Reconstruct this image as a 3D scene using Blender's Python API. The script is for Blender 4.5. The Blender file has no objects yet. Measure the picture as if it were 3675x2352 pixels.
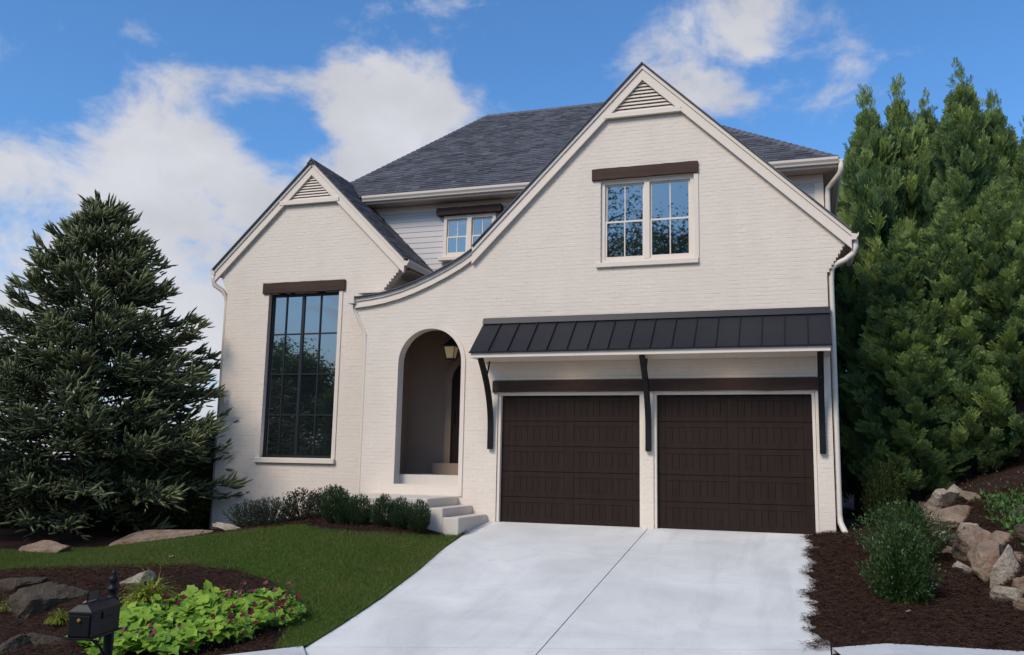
import bpy, bmesh, math, random
import numpy as np
from mathutils import Vector, Matrix

random.seed(7)
RNG = np.random.default_rng(11)
scene = bpy.context.scene
COL = scene.collection
R = math.radians

# ------------------------------------------------------------------ camera
CAM = np.array([2.792, -16.522, 1.109])
def make_camera():
    yaw, pit, rol = 0.32071, 0.15275, 0.01983
    cy, sy = math.cos(yaw), math.sin(yaw)
    f = Vector((-sy * math.cos(pit), cy * math.cos(pit), math.sin(pit)))
    r = Vector((cy, sy, 0)); u = r.cross(f)
    r2 = r * math.cos(rol) + u * math.sin(rol)
    u2 = u * math.cos(rol) - r * math.sin(rol)
    cd = bpy.data.cameras.new('camera'); cd.sensor_width = 36; cd.lens = 31.18
    cd.clip_start = 0.1; cd.clip_end = 5000
    co = bpy.data.objects.new('camera', cd); COL.objects.link(co)
    m = Matrix((r2, u2, -f)).transposed().to_4x4(); m.translation = Vector(CAM)
    co.matrix_world = m
    scene.camera = co
make_camera()

# ------------------------------------------------------------------ light
SUN_AZ, SUN_EL = R(205.0), R(42.0)         # from +y towards +x: high front-left, veiled by thin cloud
SKY_STRENGTH = 0.14
CLOUD = 4.4
scene.view_settings.view_transform = 'Standard'
scene.view_settings.look = 'None'
scene.view_settings.exposure = 0.25
scene.view_settings.gamma = 1.0
scene.view_settings.use_curve_mapping = False

def make_sun():
    sd = bpy.data.lights.new('sun', 'SUN'); sd.energy = 2.25; sd.angle = R(20); sd.color = (1, .875, .735)
    so = bpy.data.objects.new('sun', sd); COL.objects.link(so)
    d = Vector((math.cos(SUN_EL) * math.sin(SUN_AZ), math.cos(SUN_EL) * math.cos(SUN_AZ), math.sin(SUN_EL)))
    so.rotation_euler = d.to_track_quat('Z', 'Y').to_euler()
    so.location = d * 60
make_sun()

def make_world():
    w = bpy.data.worlds.new('World'); scene.world = w; w.use_nodes = True
    nt = w.node_tree; N = nt.nodes; L = nt.links; N.clear()
    out = N.new('ShaderNodeOutputWorld'); bg = N.new('ShaderNodeBackground'); bg.inputs['Strength'].default_value = SKY_STRENGTH
    L.new(bg.outputs[0], out.inputs['Surface'])
    sky = N.new('ShaderNodeTexSky'); sky.sky_type = 'NISHITA'; sky.sun_disc = False
    sky.sun_elevation = SUN_EL; sky.sun_rotation = SUN_AZ
    sky.air_density = 1.0; sky.dust_density = 1.0; sky.ozone_density = 3.0
    tc = N.new('ShaderNodeTexCoord')
    def math_(op, a, b=None, c=None):
        n = N.new('ShaderNodeMath'); n.operation = op
        for i, v in enumerate((a, b, c)):
            if v is None: continue
            if isinstance(v, (int, float)): n.inputs[i].default_value = v
            else: L.new(v, n.inputs[i])
        return n.outputs[0]
    mp = N.new('ShaderNodeMapping'); mp.inputs['Scale'].default_value = (1, 1, 1.5); mp.inputs['Location'].default_value = (.3, 1.7, .45)
    L.new(tc.outputs['Generated'], mp.inputs['Vector'])
    def noise(scale, detail, rough, dist=0):
        n = N.new('ShaderNodeTexNoise'); n.inputs['Scale'].default_value = scale; n.inputs['Detail'].default_value = detail
        n.inputs['Roughness'].default_value = rough; n.inputs['Distortion'].default_value = dist
        L.new(mp.outputs[0], n.inputs['Vector']); return n.outputs['Fac']
    dens = math_('MULTIPLY_ADD', noise(8.5, 12, .58, .25), 2.2, math_('MULTIPLY', noise(1.7, 2, .5), .25))
    blobs = [(-.598,.713,.365,.075,.26),(-.624,.679,.386,.05,.18),(-.554,.786,.275,.14,.22),(-.669,.698,.253,.13,.18),
      (-.463,.796,.389,.05,.22),(-.408,.816,.41,.055,.30),(-.405,.845,.349,.08,.30),(-.709,.672,.213,.12,.26),(-.613,.766,.194,.10,.30),(-.49,.84,.24,.08,.25),
      (-.695,.632,.343,.05,.16),(-.074,.893,.445,.05,.20),(-.027,.888,.459,.05,.15),(.038,.915,.403,.06,.26),(-.099,.911,.399,.035,.26),
      (-.047,.922,.383,.03,.22),(-.166,.877,.45,.028,.22),(-.53,.75,.395,.035,.14),
      (-.675,.615,.407,.10,-.38),(-.271,.868,.416,.085,-.35),(.151,.933,.325,.13,-.35),(-.519,.731,.442,.07,-.40),(-.525,.78,.34,.05,-.34),(-.57,.69,.44,.05,-.2),
      (-.208,.858,.47,.06,-.3),(.113,.894,.433,.05,-.08)]
    for x, y, z, r, wgt in blobs:
        v = N.new('ShaderNodeVectorMath'); v.operation = 'DISTANCE'; v.inputs[1].default_value = (x, y, z)
        L.new(tc.outputs['Generated'], v.inputs[0])
        mr = N.new('ShaderNodeMapRange'); mr.interpolation_type = 'SMOOTHERSTEP'
        mr.inputs['From Min'].default_value = 0; mr.inputs['From Max'].default_value = r * 1.75
        mr.inputs['To Min'].default_value = wgt; mr.inputs['To Max'].default_value = 0
        L.new(v.outputs['Value'], mr.inputs['Value'])
        dens = math_('ADD', dens, mr.outputs[0])
    cov = N.new('ShaderNodeMapRange'); cov.interpolation_type = 'SMOOTHSTEP'
    cov.inputs['From Min'].default_value = 1.18; cov.inputs['From Max'].default_value = 1.70
    L.new(dens, cov.inputs['Value'])
    shade = N.new('ShaderNodeMapRange'); shade.inputs['From Min'].default_value = .35; shade.inputs['From Max'].default_value = .65
    shade.inputs['To Min'].default_value = .78; shade.inputs['To Max'].default_value = 1.0
    L.new(noise(7, 5, .5), shade.inputs['Value'])
    cc = N.new('ShaderNodeVectorMath'); cc.operation = 'SCALE'; cc.inputs[0].default_value = (CLOUD * .985, CLOUD * .985, CLOUD * 1.05)
    L.new(shade.outputs[0], cc.inputs['Scale'])
    tint = N.new('ShaderNodeVectorMath'); tint.operation = 'MULTIPLY'; tint.inputs[1].default_value = (.54, .87, 1.13)
    L.new(sky.outputs[0], tint.inputs[0])
    sp = N.new('ShaderNodeSeparateXYZ'); L.new(tc.outputs['Generated'], sp.inputs[0])
    hz = N.new('ShaderNodeMapRange'); hz.interpolation_type = 'SMOOTHSTEP'; hz.inputs['From Min'].default_value = .02; hz.inputs['From Max'].default_value = .24
    hz.inputs['To Min'].default_value = .85; hz.inputs['To Max'].default_value = 0; L.new(sp.outputs['Z'], hz.inputs['Value'])
    low = N.new('ShaderNodeMix'); low.data_type = 'RGBA'; L.new(hz.outputs[0], low.inputs['Factor']); L.new(tint.outputs[0], low.inputs[6]); low.inputs[7].default_value = (CLOUD*.80, CLOUD*.88, CLOUD*1.0, 1)
    mx = N.new('ShaderNodeMix'); mx.data_type = 'RGBA'
    fac = math_('MULTIPLY', cov.outputs[0], .95)
    L.new(fac, mx.inputs['Factor']); L.new(low.outputs[2], mx.inputs[6]); L.new(cc.outputs[0], mx.inputs[7])
    L.new(mx.outputs[2], bg.inputs['Color'])
make_world()

# ------------------------------------------------------------------ materials
def nodes(name):
    m = bpy.data.materials.new(name); m.use_nodes = True
    nt = m.node_tree; nt.nodes.clear()
    return m, nt.nodes, nt.links
def mixrgb(N, L, fac, a, b, mode='MIX'):
    n = N.new('ShaderNodeMix'); n.data_type = 'RGBA'; n.blend_type = mode
    for i, v in ((0, fac), (6, a), (7, b)):
        if isinstance(v, (int, float)): n.inputs[i].default_value = v
        elif isinstance(v, tuple): n.inputs[i].default_value = (*v, 1)
        else: L.new(v, n.inputs[i])
    return n.outputs[2]
def noise_(N, L, vec, scale, detail=4, rough=.55, dist=0):
    n = N.new('ShaderNodeTexNoise'); n.inputs['Scale'].default_value = scale; n.inputs['Detail'].default_value = detail
    n.inputs['Roughness'].default_value = rough; n.inputs['Distortion'].default_value = dist
    L.new(vec, n.inputs['Vector']); return n.outputs['Fac']
def ramp_(N, L, v, a, b, lo=0., hi=1.):
    n = N.new('ShaderNodeMapRange'); n.inputs['From Min'].default_value = a; n.inputs['From Max'].default_value = b
    n.inputs['To Min'].default_value = lo; n.inputs['To Max'].default_value = hi
    L.new(v, n.inputs['Value']); return n.outputs[0]
def M(name, col, rough=.7, var=.12, vscale=3., fine=40., bump=.1, bdist=.004, spec=.3, metal=0., stretch=(1, 1, 1), stain=None, sscale=1.2, samt=.5, tint=None, ior=None):
    m, N, L = nodes(name)
    out = N.new('ShaderNodeOutputMaterial'); p = N.new('ShaderNodeBsdfPrincipled'); L.new(p.outputs[0], out.inputs[0])
    g = N.new('ShaderNodeNewGeometry'); mp = N.new('ShaderNodeMapping'); mp.inputs['Scale'].default_value = stretch
    L.new(g.outputs['Position'], mp.inputs['Vector']); v = mp.outputs[0]
    a = tuple(c * (1 - var) for c in col); b = tuple(min(1, c * (1 + var)) for c in col)
    f1 = noise_(N, L, v, vscale, 5); f2 = noise_(N, L, v, fine, 3)
    ad = N.new('ShaderNodeMath'); ad.operation = 'MULTIPLY_ADD'; L.new(f2, ad.inputs[0]); ad.inputs[1].default_value = .5; L.new(f1, ad.inputs[2])
    c = mixrgb(N, L, ramp_(N, L, ad.outputs[0], .45, 1.05), a, b)
    if stain:
        s = ramp_(N, L, noise_(N, L, v, sscale, 6, .62, .4), .5, .75, 0, samt)
        c = mixrgb(N, L, s, c, stain)
    if tint:
        at = N.new('ShaderNodeAttribute'); at.attribute_name = 'tint'
        c = mixrgb(N, L, at.outputs['Fac'], c, tint)
    L.new(c, p.inputs['Base Color'])
    p.inputs['Roughness'].default_value = rough; p.inputs['Metallic'].default_value = metal
    p.inputs['Specular IOR Level'].default_value = spec
    if ior: p.inputs['IOR'].default_value = ior
    if bump:
        bn = N.new('ShaderNodeBump'); bn.inputs['Strength'].default_value = bump; bn.inputs['Distance'].default_value = bdist
        L.new(ad.outputs[0], bn.inputs['Height']); L.new(bn.outputs[0], p.inputs['Normal'])
    return m
def MLEAF(name, c1, c2, c3=None, trans=.3, rough=.55, spec=.25):
    m, N, L = nodes(name)
    out = N.new('ShaderNodeOutputMaterial'); p = N.new('ShaderNodeBsdfPrincipled'); t = N.new('ShaderNodeBsdfTranslucent')
    mx = N.new('ShaderNodeMixShader'); mx.inputs[0].default_value = trans
    at = N.new('ShaderNodeAttribute'); at.attribute_name = 'tint'
    g = N.new('ShaderNodeNewGeometry')
    c = mixrgb(N, L, at.outputs['Fac'], c1, c2)
    if c3: c = mixrgb(N, L, ramp_(N, L, noise_(N, L, g.outputs['Position'], .9, 3), .48, .7, 0, .6), c, c3)
    L.new(c, p.inputs['Base Color']); L.new(c, t.inputs['Color'])
    p.inputs['Roughness'].default_value = rough; p.inputs['Specular IOR Level'].default_value = spec
    L.new(p.outputs[0], mx.inputs[1]); L.new(t.outputs[0], mx.inputs[2]); L.new(mx.outputs[0], out.inputs[0])
    return m

MT = {}
MT['paint'] = M('painted_brick', (.73, .625, .52), .62, .05, 1.5, 30, .22, .003, .25, stretch=(1.6, 1.6, .7), stain=(.64, .545, .45), sscale=.8, samt=.45)
MT['mortar'] = M('painted_mortar', (.72, .615, .51), .7, .04, 2, 60, .25, .003, .25)
MT['trim'] = M('trim_paint', (.74, .635, .53), .5, .03, 2, 50, .05, .001, .25)
MT['gutter'] = M('gutter_enamel', (.71, .62, .52), .45, .03, 2, 50, .0)
MT['siding'] = M('siding_paint', (.58, .545, .525), .55, .04, 2, 60, .08, .002)
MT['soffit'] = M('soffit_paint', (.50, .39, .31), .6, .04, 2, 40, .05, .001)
MT['beam'] = M('stained_beam', (.060, .034, .025), .65, .35, 2.2, 22, .5, .006, .15, stretch=(.35, 3, 3))
MT['door'] = M('garage_wood', (.0225, .0128, .0092), .6, .30, 3, 26, .3, .003, .15, stretch=(3, 3, .35))
MT['black'] = M('black_metal', (.008, .008, .009), .45, .15, 3, 30, .05, .002, .22)
MT['awning'] = M('standing_seam_metal', (.0135, .0138, .0185), .42, .2, 1.2, 8, .10, .006, .28)
MT['bronze'] = M('bronze_frame', (.012, .012, .013), .4, .1, 3, 30, .0, .001, .4)
MT['shingle'] = M('asphalt_shingle', (.108, .108, .122), .9, .35, 2.0, 55, .6, .006, .15, tint=(.055, .056, .066))
MT['metaledge'] = M('drip_edge', (.035, .028, .026), .6, .2, 3, 30, .0)
def concrete():
    m, N, L = nodes('broom_concrete')
    out = N.new('ShaderNodeOutputMaterial'); p = N.new('ShaderNodeBsdfPrincipled'); L.new(p.outputs[0], out.inputs[0])
    g = N.new('ShaderNodeNewGeometry'); v = g.outputs['Position']
    def st(sc):
        mp = N.new('ShaderNodeMapping'); mp.inputs['Scale'].default_value = sc; L.new(v, mp.inputs['Vector']); return mp.outputs[0]
    c = mixrgb(N, L, ramp_(N, L, noise_(N, L, v, .7, 6, .6, .6), .35, .7), (.585, .57, .54), (.755, .735, .69))
    c = mixrgb(N, L, ramp_(N, L, noise_(N, L, st((.25, 3, 1)), 9, 4, .7), .5, .8, 0, .35), c, (.50, .495, .48))       # broom strokes
    c = mixrgb(N, L, ramp_(N, L, noise_(N, L, st((1.6, .12, 1)), 1.7, 5, .65, .5), .52, .72, 0, .38), c, (.46, .455, .44))  # tyre and water runs down the slope
    c = mixrgb(N, L, ramp_(N, L, noise_(N, L, v, 3.1, 8, .7), .60, .74, 0, .45), c, (.48, .465, .44))
    c = mixrgb(N, L, ramp_(N, L, noise_(N, L, v, 42, 2, .5), .66, .75, 0, .5), c, (.34, .33, .31))
    L.new(c, p.inputs['Base Color']); p.inputs['Roughness'].default_value = .85; p.inputs['Specular IOR Level'].default_value = .2
    bn = N.new('ShaderNodeBump'); bn.inputs['Strength'].default_value = .35; bn.inputs['Distance'].default_value = .003
    L.new(noise_(N, L, st((1, 14, 1)), 12, 3), bn.inputs['Height']); L.new(bn.outputs[0], p.inputs['Normal'])
    return m
MT['concrete'] = concrete()
MT['joint'] = M('joint_grit', (.16, .15, .14), .95, .2, 5, 60, .3, .004)
MT['kerb'] = M('kerb_concrete', (.55, .55, .54), .9, .1, 1.5, 40, .4, .004, .2, stain=(.40, .39, .37), sscale=1.5)
MT['road'] = M('asphalt', (.055, .055, .057), .9, .25, 2, 80, .5, .006, .2)
MT['step'] = M('painted_step', (.60, .53, .455), .65, .05, 2, 40, .2, .003, stain=(.50, .45, .40), sscale=1.5, samt=.4)
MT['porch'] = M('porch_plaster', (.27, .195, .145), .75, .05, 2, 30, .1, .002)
MT['soil'] = M('leaf_mould', (.034, .020, .016), .95, .45, 4, 45, .9, .03, .1, stain=(.055, .036, .026), sscale=3)
MT['turf'] = M('turf_soil', (.055, .095, .018), .9, .3, 1.2, 60, .8, .02, .1, stain=(.075, .090, .024), sscale=.8)
MT['rock'] = M('field_stone', (.24, .17, .12), .88, .5, 3.2, 22, 1.0, .05, .2, stain=(.15, .065, .032), sscale=3.4, samt=.85)
MT['rock2'] = M('pale_field_stone', (.33, .27, .215), .88, .45, 3.6, 24, 1.0, .05, .2, stain=(.15, .085, .05), sscale=4.2, samt=.8)
MT['rock3'] = M('mossy_field_stone', (.068, .052, .038), .9, .5, 3.4, 26, 1.0, .05, .2, stain=(.035, .04, .018), sscale=3.2, samt=.8)
MT['bark'] = M('bark', (.055, .042, .034), .9, .4, 4, 20, 1.0, .03, .1, stretch=(3, 3, .6))
MT['stem'] = M('stem', (.07, .05, .03), .8, .3, 6, 40, .3, .004)
MT['brass'] = M('brass', (.55, .28, .08), .35, .1, 3, 40, 0, .001, .5, metal=.6)
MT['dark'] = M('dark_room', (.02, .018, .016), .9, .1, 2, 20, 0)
def glass(name, col, ior, wav=.0):
    m, N, L = nodes(name)
    out = N.new('ShaderNodeOutputMaterial'); p = N.new('ShaderNodeBsdfPrincipled'); L.new(p.outputs[0], out.inputs[0])
    p.inputs['Base Color'].default_value = (*col, 1); p.inputs['Roughness'].default_value = .015; p.inputs['IOR'].default_value = ior
    if wav:
        g = N.new('ShaderNodeNewGeometry'); bn = N.new('ShaderNodeBump'); bn.inputs['Strength'].default_value = wav; bn.inputs['Distance'].default_value = .02
        L.new(noise_(N, L, g.outputs['Position'], 1.4, 1), bn.inputs['Height']); L.new(bn.outputs[0], p.inputs['Normal'])
    return m
MT['glass'] = glass('window_glass', (.010, .013, .015), 2.9, .06)
def lampglass():
    m, N, L = nodes('lantern_glass')
    out = N.new('ShaderNodeOutputMaterial'); p = N.new('ShaderNodeBsdfPrincipled'); L.new(p.outputs[0], out.inputs[0])
    p.inputs['Base Color'].default_value = (.55, .42, .24, 1); p.inputs['Roughness'].default_value = .25
    p.inputs['Emission Color'].default_value = (1, .72, .36, 1); p.inputs['Emission Strength'].default_value = .08
    return m
MT['lamp'] = lampglass()
MT['grass'] = MLEAF('grass_blade', (.062, .112, .016), (.140, .180, .028), (.150, .150, .040), .3)
MT['straw'] = MLEAF('pine_straw', (.030, .016, .011), (.105, .052, .032), None, .05, .8, .1)
MT['leaflitter'] = MLEAF('fallen_leaf', (.06, .035, .022), (.34, .22, .13), None, .15, .7)
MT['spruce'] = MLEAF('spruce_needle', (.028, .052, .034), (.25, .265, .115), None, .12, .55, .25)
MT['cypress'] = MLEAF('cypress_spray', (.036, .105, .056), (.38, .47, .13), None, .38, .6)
MT['shrubA'] = MLEAF('boxwood_leaf', (.020, .042, .016), (.05, .085, .028), None, .2, .45, .35)
MT['shrubB'] = MLEAF('nandina_leaf', (.030, .048, .030), (.075, .085, .05), (.085, .05, .04), .25, .5)
MT['shrubC'] = MLEAF('holly_leaf', (.017, .048, .012), (.070, .120, .026), None, .25, .4, .45)
MT['hedge'] = MLEAF('hedge_leaf', (.012, .024, .008), (.085, .110, .018), None, .25, .5)
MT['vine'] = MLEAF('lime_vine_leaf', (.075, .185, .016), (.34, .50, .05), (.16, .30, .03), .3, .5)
MT['thread'] = MLEAF('gold_thread_foliage', (.13, .19, .025), (.34, .37, .045), None, .25, .6)
MT['petred'] = MLEAF('red_petal', (.06, .003, .009), (.13, .006, .018), None, .25, .6)
MT['petpink'] = MLEAF('pink_petal', (.20, .025, .07), (.34, .07, .15), None, .3, .6)
MT['petleaf'] = MLEAF('petunia_leaf', (.030, .075, .02), (.08, .15, .04), None, .25, .6)
MT['ground_cover'] = MLEAF('ground_cover_leaf', (.05, .12, .025), (.13, .24, .05), None, .3, .5)
MT['oak'] = MLEAF('oak_leaf', (.05, .105, .024), (.13, .20, .045), (.15, .17, .05), .5, .5)
# ------------------------------------------------------------------ geometry helpers
class MB:
    def __init__(s): s.v = []; s.f = []
    def add(s, vs, fs):
        o = len(s.v); s.v += [tuple(p) for p in vs]; s.f += [tuple(i + o for i in q) for q in fs]
    def box(s, x0, x1, y0, y1, z0, z1):
        s.add([(x0,y0,z0),(x1,y0,z0),(x1,y1,z0),(x0,y1,z0),(x0,y0,z1),(x1,y0,z1),(x1,y1,z1),(x0,y1,z1)],
              [(3,2,1,0),(4,5,6,7),(0,1,5,4),(1,2,6,5),(2,3,7,6),(3,0,4,7)])
    def strip(s, top, bot, y0, y1):
        """band between two polylines (x,z), thick in y"""
        n = len(top); vs = []
        for (a, b) in zip(top, bot): vs += [(a[0], y0, a[1]), (b[0], y0, b[1]), (b[0], y1, b[1]), (a[0], y1, a[1])]
        fs = []
        for i in range(n - 1):
            p, q = 4 * i, 4 * i + 4
            for k in range(4):
                k2 = (k + 1) % 4; fs.append((p + k, p + k2, q + k2, q + k))
        fs += [(0, 3, 2, 1), (4*n-4, 4*n-3, 4*n-2, 4*n-1)]
        s.add(vs, fs)
    def slab(s, quad, t):
        """four points (a roof plane), thickened downwards"""
        a = [Vector(p) for p in quad]; n = (a[1]-a[0]).cross(a[3]-a[0]).normalized()
        if n.z < 0: n = -n
        b = [p - n * t for p in a]
        s.add([*a, *b], [(0,1,2,3),(7,6,5,4),(0,4,5,1),(1,5,6,2),(2,6,7,3),(3,7,4,0)])
    def prism(s, prof, p0, p1, out, up=(0,0,1)):
        """profile (o,u) swept from p0 to p1"""
        out = Vector(out); up = Vector(up); n = len(prof)
        vs = [Vector(p0) + out*a + up*b for a, b in prof] + [Vector(p1) + out*a + up*b for a, b in prof]
        fs = [tuple(range(n)), tuple(range(2*n-1, n-1, -1))]
        for i in range(n): j = (i+1) % n; fs.append((i, n+i, n+j, j))
        s.add(vs, fs)
    def tube(s, path, rad, n=8, ry=1.0):
        P = [Vector(p) for p in path]; rr = rad if isinstance(rad, (list, tuple)) else [rad]*len(P)
        vs = []; fs = []; ref = None
        for i, p in enumerate(P):
            t = (P[min(i+1, len(P)-1)] - P[max(i-1, 0)]).normalized()
            if ref is None:
                ref = Vector((1,0,0)) if abs(t.x) < .9 else Vector((0,1,0))
            a = (ref - t * ref.dot(t)).normalized(); b = t.cross(a); ref = a
            for k in range(n):
                w = 2*math.pi*k/n; vs.append(p + a*math.cos(w)*rr[i] + b*math.sin(w)*rr[i]*ry)
        for i in range(len(P)-1):
            for k in range(n):
                k2 = (k+1) % n; fs.append((i*n+k, i*n+k2, (i+1)*n+k2, (i+1)*n+k))
        fs += [tuple(range(n-1, -1, -1)), tuple((len(P)-1)*n+k for k in range(n))]
        s.add(vs, fs)
    def lathe(s, prof, c, n=16):
        vs = []; fs = []
        for r, z in prof:
            for k in range(n): w = 2*math.pi*k/n; vs.append((c[0]+r*math.cos(w), c[1]+r*math.sin(w), c[2]+z))
        for i in range(len(prof)-1):
            for k in range(n): k2 = (k+1) % n; fs.append((i*n+k, i*n+k2, (i+1)*n+k2, (i+1)*n+k))
        fs += [tuple(range(n-1, -1, -1)), tuple((len(prof)-1)*n+k for k in range(n))]
        s.add(vs, fs)
    def mesh(s, name, bev=0, smooth=False):
        me = bpy.data.meshes.new(name); me.from_pydata(s.v, [], s.f)
        bm = bmesh.new(); bm.from_mesh(me)
        bmesh.ops.recalc_face_normals(bm, faces=bm.faces)
        if bev: bmesh.ops.bevel(bm, geom=bm.edges[:], offset=bev, segments=1, affect='EDGES', profile=.5)
        bm.to_mesh(me); bm.free()
        if smooth: me.polygons.foreach_set('use_smooth', [True]*len(me.polygons))
        return me
def ob(name, me, mat=None, parent=None, loc=None):
    if isinstance(me, MB): me = me.mesh(name)
    if mat and not me.materials: me.materials.append(MT[mat] if isinstance(mat, str) else mat)
    o = bpy.data.objects.new(name, me); COL.objects.link(o)
    if parent: o.parent = parent
    if loc is not None: o.location = loc
    return o
def bx(name, mat, parent, *b, bev=.004):
    m = MB(); m.box(*b); return ob(name, m.mesh(name, bev), mat, parent)
def empty(name, loc=(0,0,0)):
    o = bpy.data.objects.new(name, None); COL.objects.link(o); o.location = loc; o.empty_display_size = .2; return o
def tag(o, label=None, cat=None, group=None, kind=None):
    if label: o['label'] = label
    if cat: o['category'] = cat
    if group: o['group'] = group
    if kind: o['kind'] = kind
    return o
def mesh_np(name, V, F, tint=None, smooth=False):
    V = np.ascontiguousarray(V, np.float32); F = np.ascontiguousarray(F, np.int32); k = F.shape[1]
    me = bpy.data.meshes.new(name)
    me.vertices.add(len(V)); me.vertices.foreach_set('co', V.ravel())
    me.loops.add(F.size); me.loops.foreach_set('vertex_index', F.ravel())
    me.polygons.add(len(F)); me.polygons.foreach_set('loop_start', np.arange(0, F.size, k, dtype=np.int32))
    if smooth: me.polygons.foreach_set('use_smooth', np.ones(len(F), bool))
    me.update(calc_edges=True)
    if tint is not None:
        a = me.attributes.new('tint', 'FLOAT', 'FACE'); a.data.foreach_set('value', np.ascontiguousarray(tint, np.float32))
    return me
def norm(a): return a / (np.linalg.norm(a, axis=-1, keepdims=True) + 1e-9)
def frames(z, roll=None):
    """rotation matrices whose columns are x,y,z, z along given dirs"""
    z = norm(z); ref = np.where(np.abs(z[:, 2:3]) < .92, np.array([[0,0,1.]]), np.array([[1.,0,0]]))
    x = norm(np.cross(ref, z)); y = np.cross(z, x)
    if roll is not None:
        c, s = np.cos(roll)[:, None], np.sin(roll)[:, None]; x, y = x*c + y*s, y*c - x*s
    return np.stack([x, y, z], -1)
def scatter(tv, tf, pos, rot, scl, tint=None):
    """copies of a template, as one array"""
    n = len(pos); scl = np.asarray(scl); scl = scl[:, None] if scl.ndim == 1 else scl
    V = np.einsum('nij,nkj->nki', rot, tv[None] * scl[:, None, :]) + pos[:, None, :]
    F = tf[None] + (np.arange(n) * len(tv))[:, None, None]
    T = None if tint is None else np.repeat(tint, len(tf))
    return V.reshape(-1, 3), F.reshape(-1, tf.shape[1]), T
def sm(a, b, x):
    t = np.clip((x - a) / (b - a), 0, 1); return t*t*(3 - 2*t)
def fillmesh(name, loops, y0, y1):
    """polygon with holes in xz, extruded in y (curve fill)"""
    cu = bpy.data.curves.new(name, 'CURVE'); cu.dimensions = '2D'; cu.fill_mode = 'BOTH'; cu.extrude = (y1 - y0) / 2
    for lp in loops:
        sp = cu.splines.new('POLY'); sp.points.add(len(lp) - 1); sp.use_cyclic_u = True
        for p, (x, z) in zip(sp.points, lp): p.co = (x, z, 0, 1)
    o = bpy.data.objects.new(name, cu); COL.objects.link(o)
    bpy.context.view_layer.update()
    me = bpy.data.meshes.new_from_object(o.evaluated_get(bpy.context.evaluated_depsgraph_get()))
    bpy.data.objects.remove(o); bpy.data.curves.remove(cu)
    me.transform(Matrix(((1,0,0,0),(0,0,-1,(y0+y1)/2),(0,1,0,0),(0,0,0,1))))
    me.name = name; me.materials.clear()
    return me
# ------------------------------------------------------------------ ground height
DLY = [.4, -1.05, -2.48, -3.93, -5.47, -6.7, -7.57, -9.5]; DLX = [-3.12, -3.12, -3.0, -2.78, -2.62, -2.55, -2.53, -2.5]
def drive_left(y): return float(np.interp(-y, [-v for v in DLY], DLX))
BKY = [-12, -7, -5, -3.7, -1, 1, 4, 7, 14]; BKX = [7.5, 6.2, 5.45, 5.0, 5.1, 4.95, 4.75, 4.5, 4.2]
def G(x, y):
    x = np.asarray(x, float); y = np.asarray(y, float)
    a = 1 - .62 * sm(-4, -9, x)
    z = .125 * np.clip(y, -8.6, 0) * a
    z = z - .60 * np.clip((-5.7 - x) / 4.3, 0, 1)
    z = z - .02 * np.clip(-10 - x, 0, 10)
    z = z + .07 * sm(2.95, 3.5, x)
    z = z + .17 * sm(-3.15, -4.2, x) * sm(-6.5, -2.5, y) * (1 - .6 * sm(-6, -9, x))
    d = x - np.interp(y, BKY, BKX)
    fade = sm(-8.5, -4.5, y)
    z = z + fade * (.50 * sm(-.1, .55, d) + np.clip(d - .3, 0, 6) * (.16 + .05 * np.clip(y, -2, 5)))
    z = z - .40 * sm(-7.0, -7.9, y) * sm(-5.0, -6.3, x) * (1 - sm(-9.5, -13, y))
    return z
def g1(x, y): return float(G(x, y))
# ------------------------------------------------------------------ setting: ground, road, drive, kerb
def axis(lo, hi, step, far):
    a = np.arange(lo, hi + 1e-6, step); e = []; d = step
    x = hi
    while x < far: d *= 1.35; x += d; e.append(x)
    b = []; d = step; x = lo
    while x > -far: d *= 1.35; x -= d; b.append(x)
    return np.array(b[::-1] + list(a) + e)
KERB = [(-40,-17.5),(-14,-12),(-6,-9.7),(-4,-8.6),(-3.06,-7.95),(-2.53,-7.57),(0,-6.87),(3.09,-6.16),(4.8,-6.05),(8,-5.5),(14,-4.1),(40,2.5)]
def kerb_y(x): return np.interp(x, [p[0] for p in KERB], [p[1] for p in KERB])
def drive_mask(x, y):
    l = np.interp(-y, [-v for v in DLY], DLX)
    return sm(-.30, -.08, x - l) * sm(0, .12, 2.93 - x) * sm(-.1, .2, y - kerb_y(x) + 2.2) * sm(1.5, 1.2, y)
def build_ground():
    xs = axis(-18, 13, .2, 1500); ys = axis(-12, 13, .2, 1500)
    X, Y = np.meshgrid(xs, ys); Z = G(X, Y)
    k = kerb_y(X) - Y                       # >0 on the street side
    Z = Z - .13 * drive_mask(X, Y) - .16 * sm(-.02, .12, k)
    nz = np.sin(X * 3.1 + np.sin(Y * 2.3) * 1.4) * np.sin(Y * 3.7 + np.cos(X * 1.9)) * .018
    Z = Z + nz * (1 - drive_mask(X, Y)) * (k < -.1)
    far = np.hypot(X, Y); Z = np.where(far > 60, Z - (far - 60) * .004, Z)
    ny, nx = X.shape; idx = np.arange(nx * ny).reshape(ny, nx)
    F = np.stack([idx[:-1,:-1], idx[:-1,1:], idx[1:,1:], idx[1:,:-1]], -1).reshape(-1, 4)
    V = np.stack([X, Y, Z], -1).reshape(-1, 3)
    tag(ob('ground', mesh_np('ground', V, F, smooth=True), 'soil'), 'dark brown soil and leaf mould under the garden', 'ground', kind='structure')
build_ground()

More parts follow.
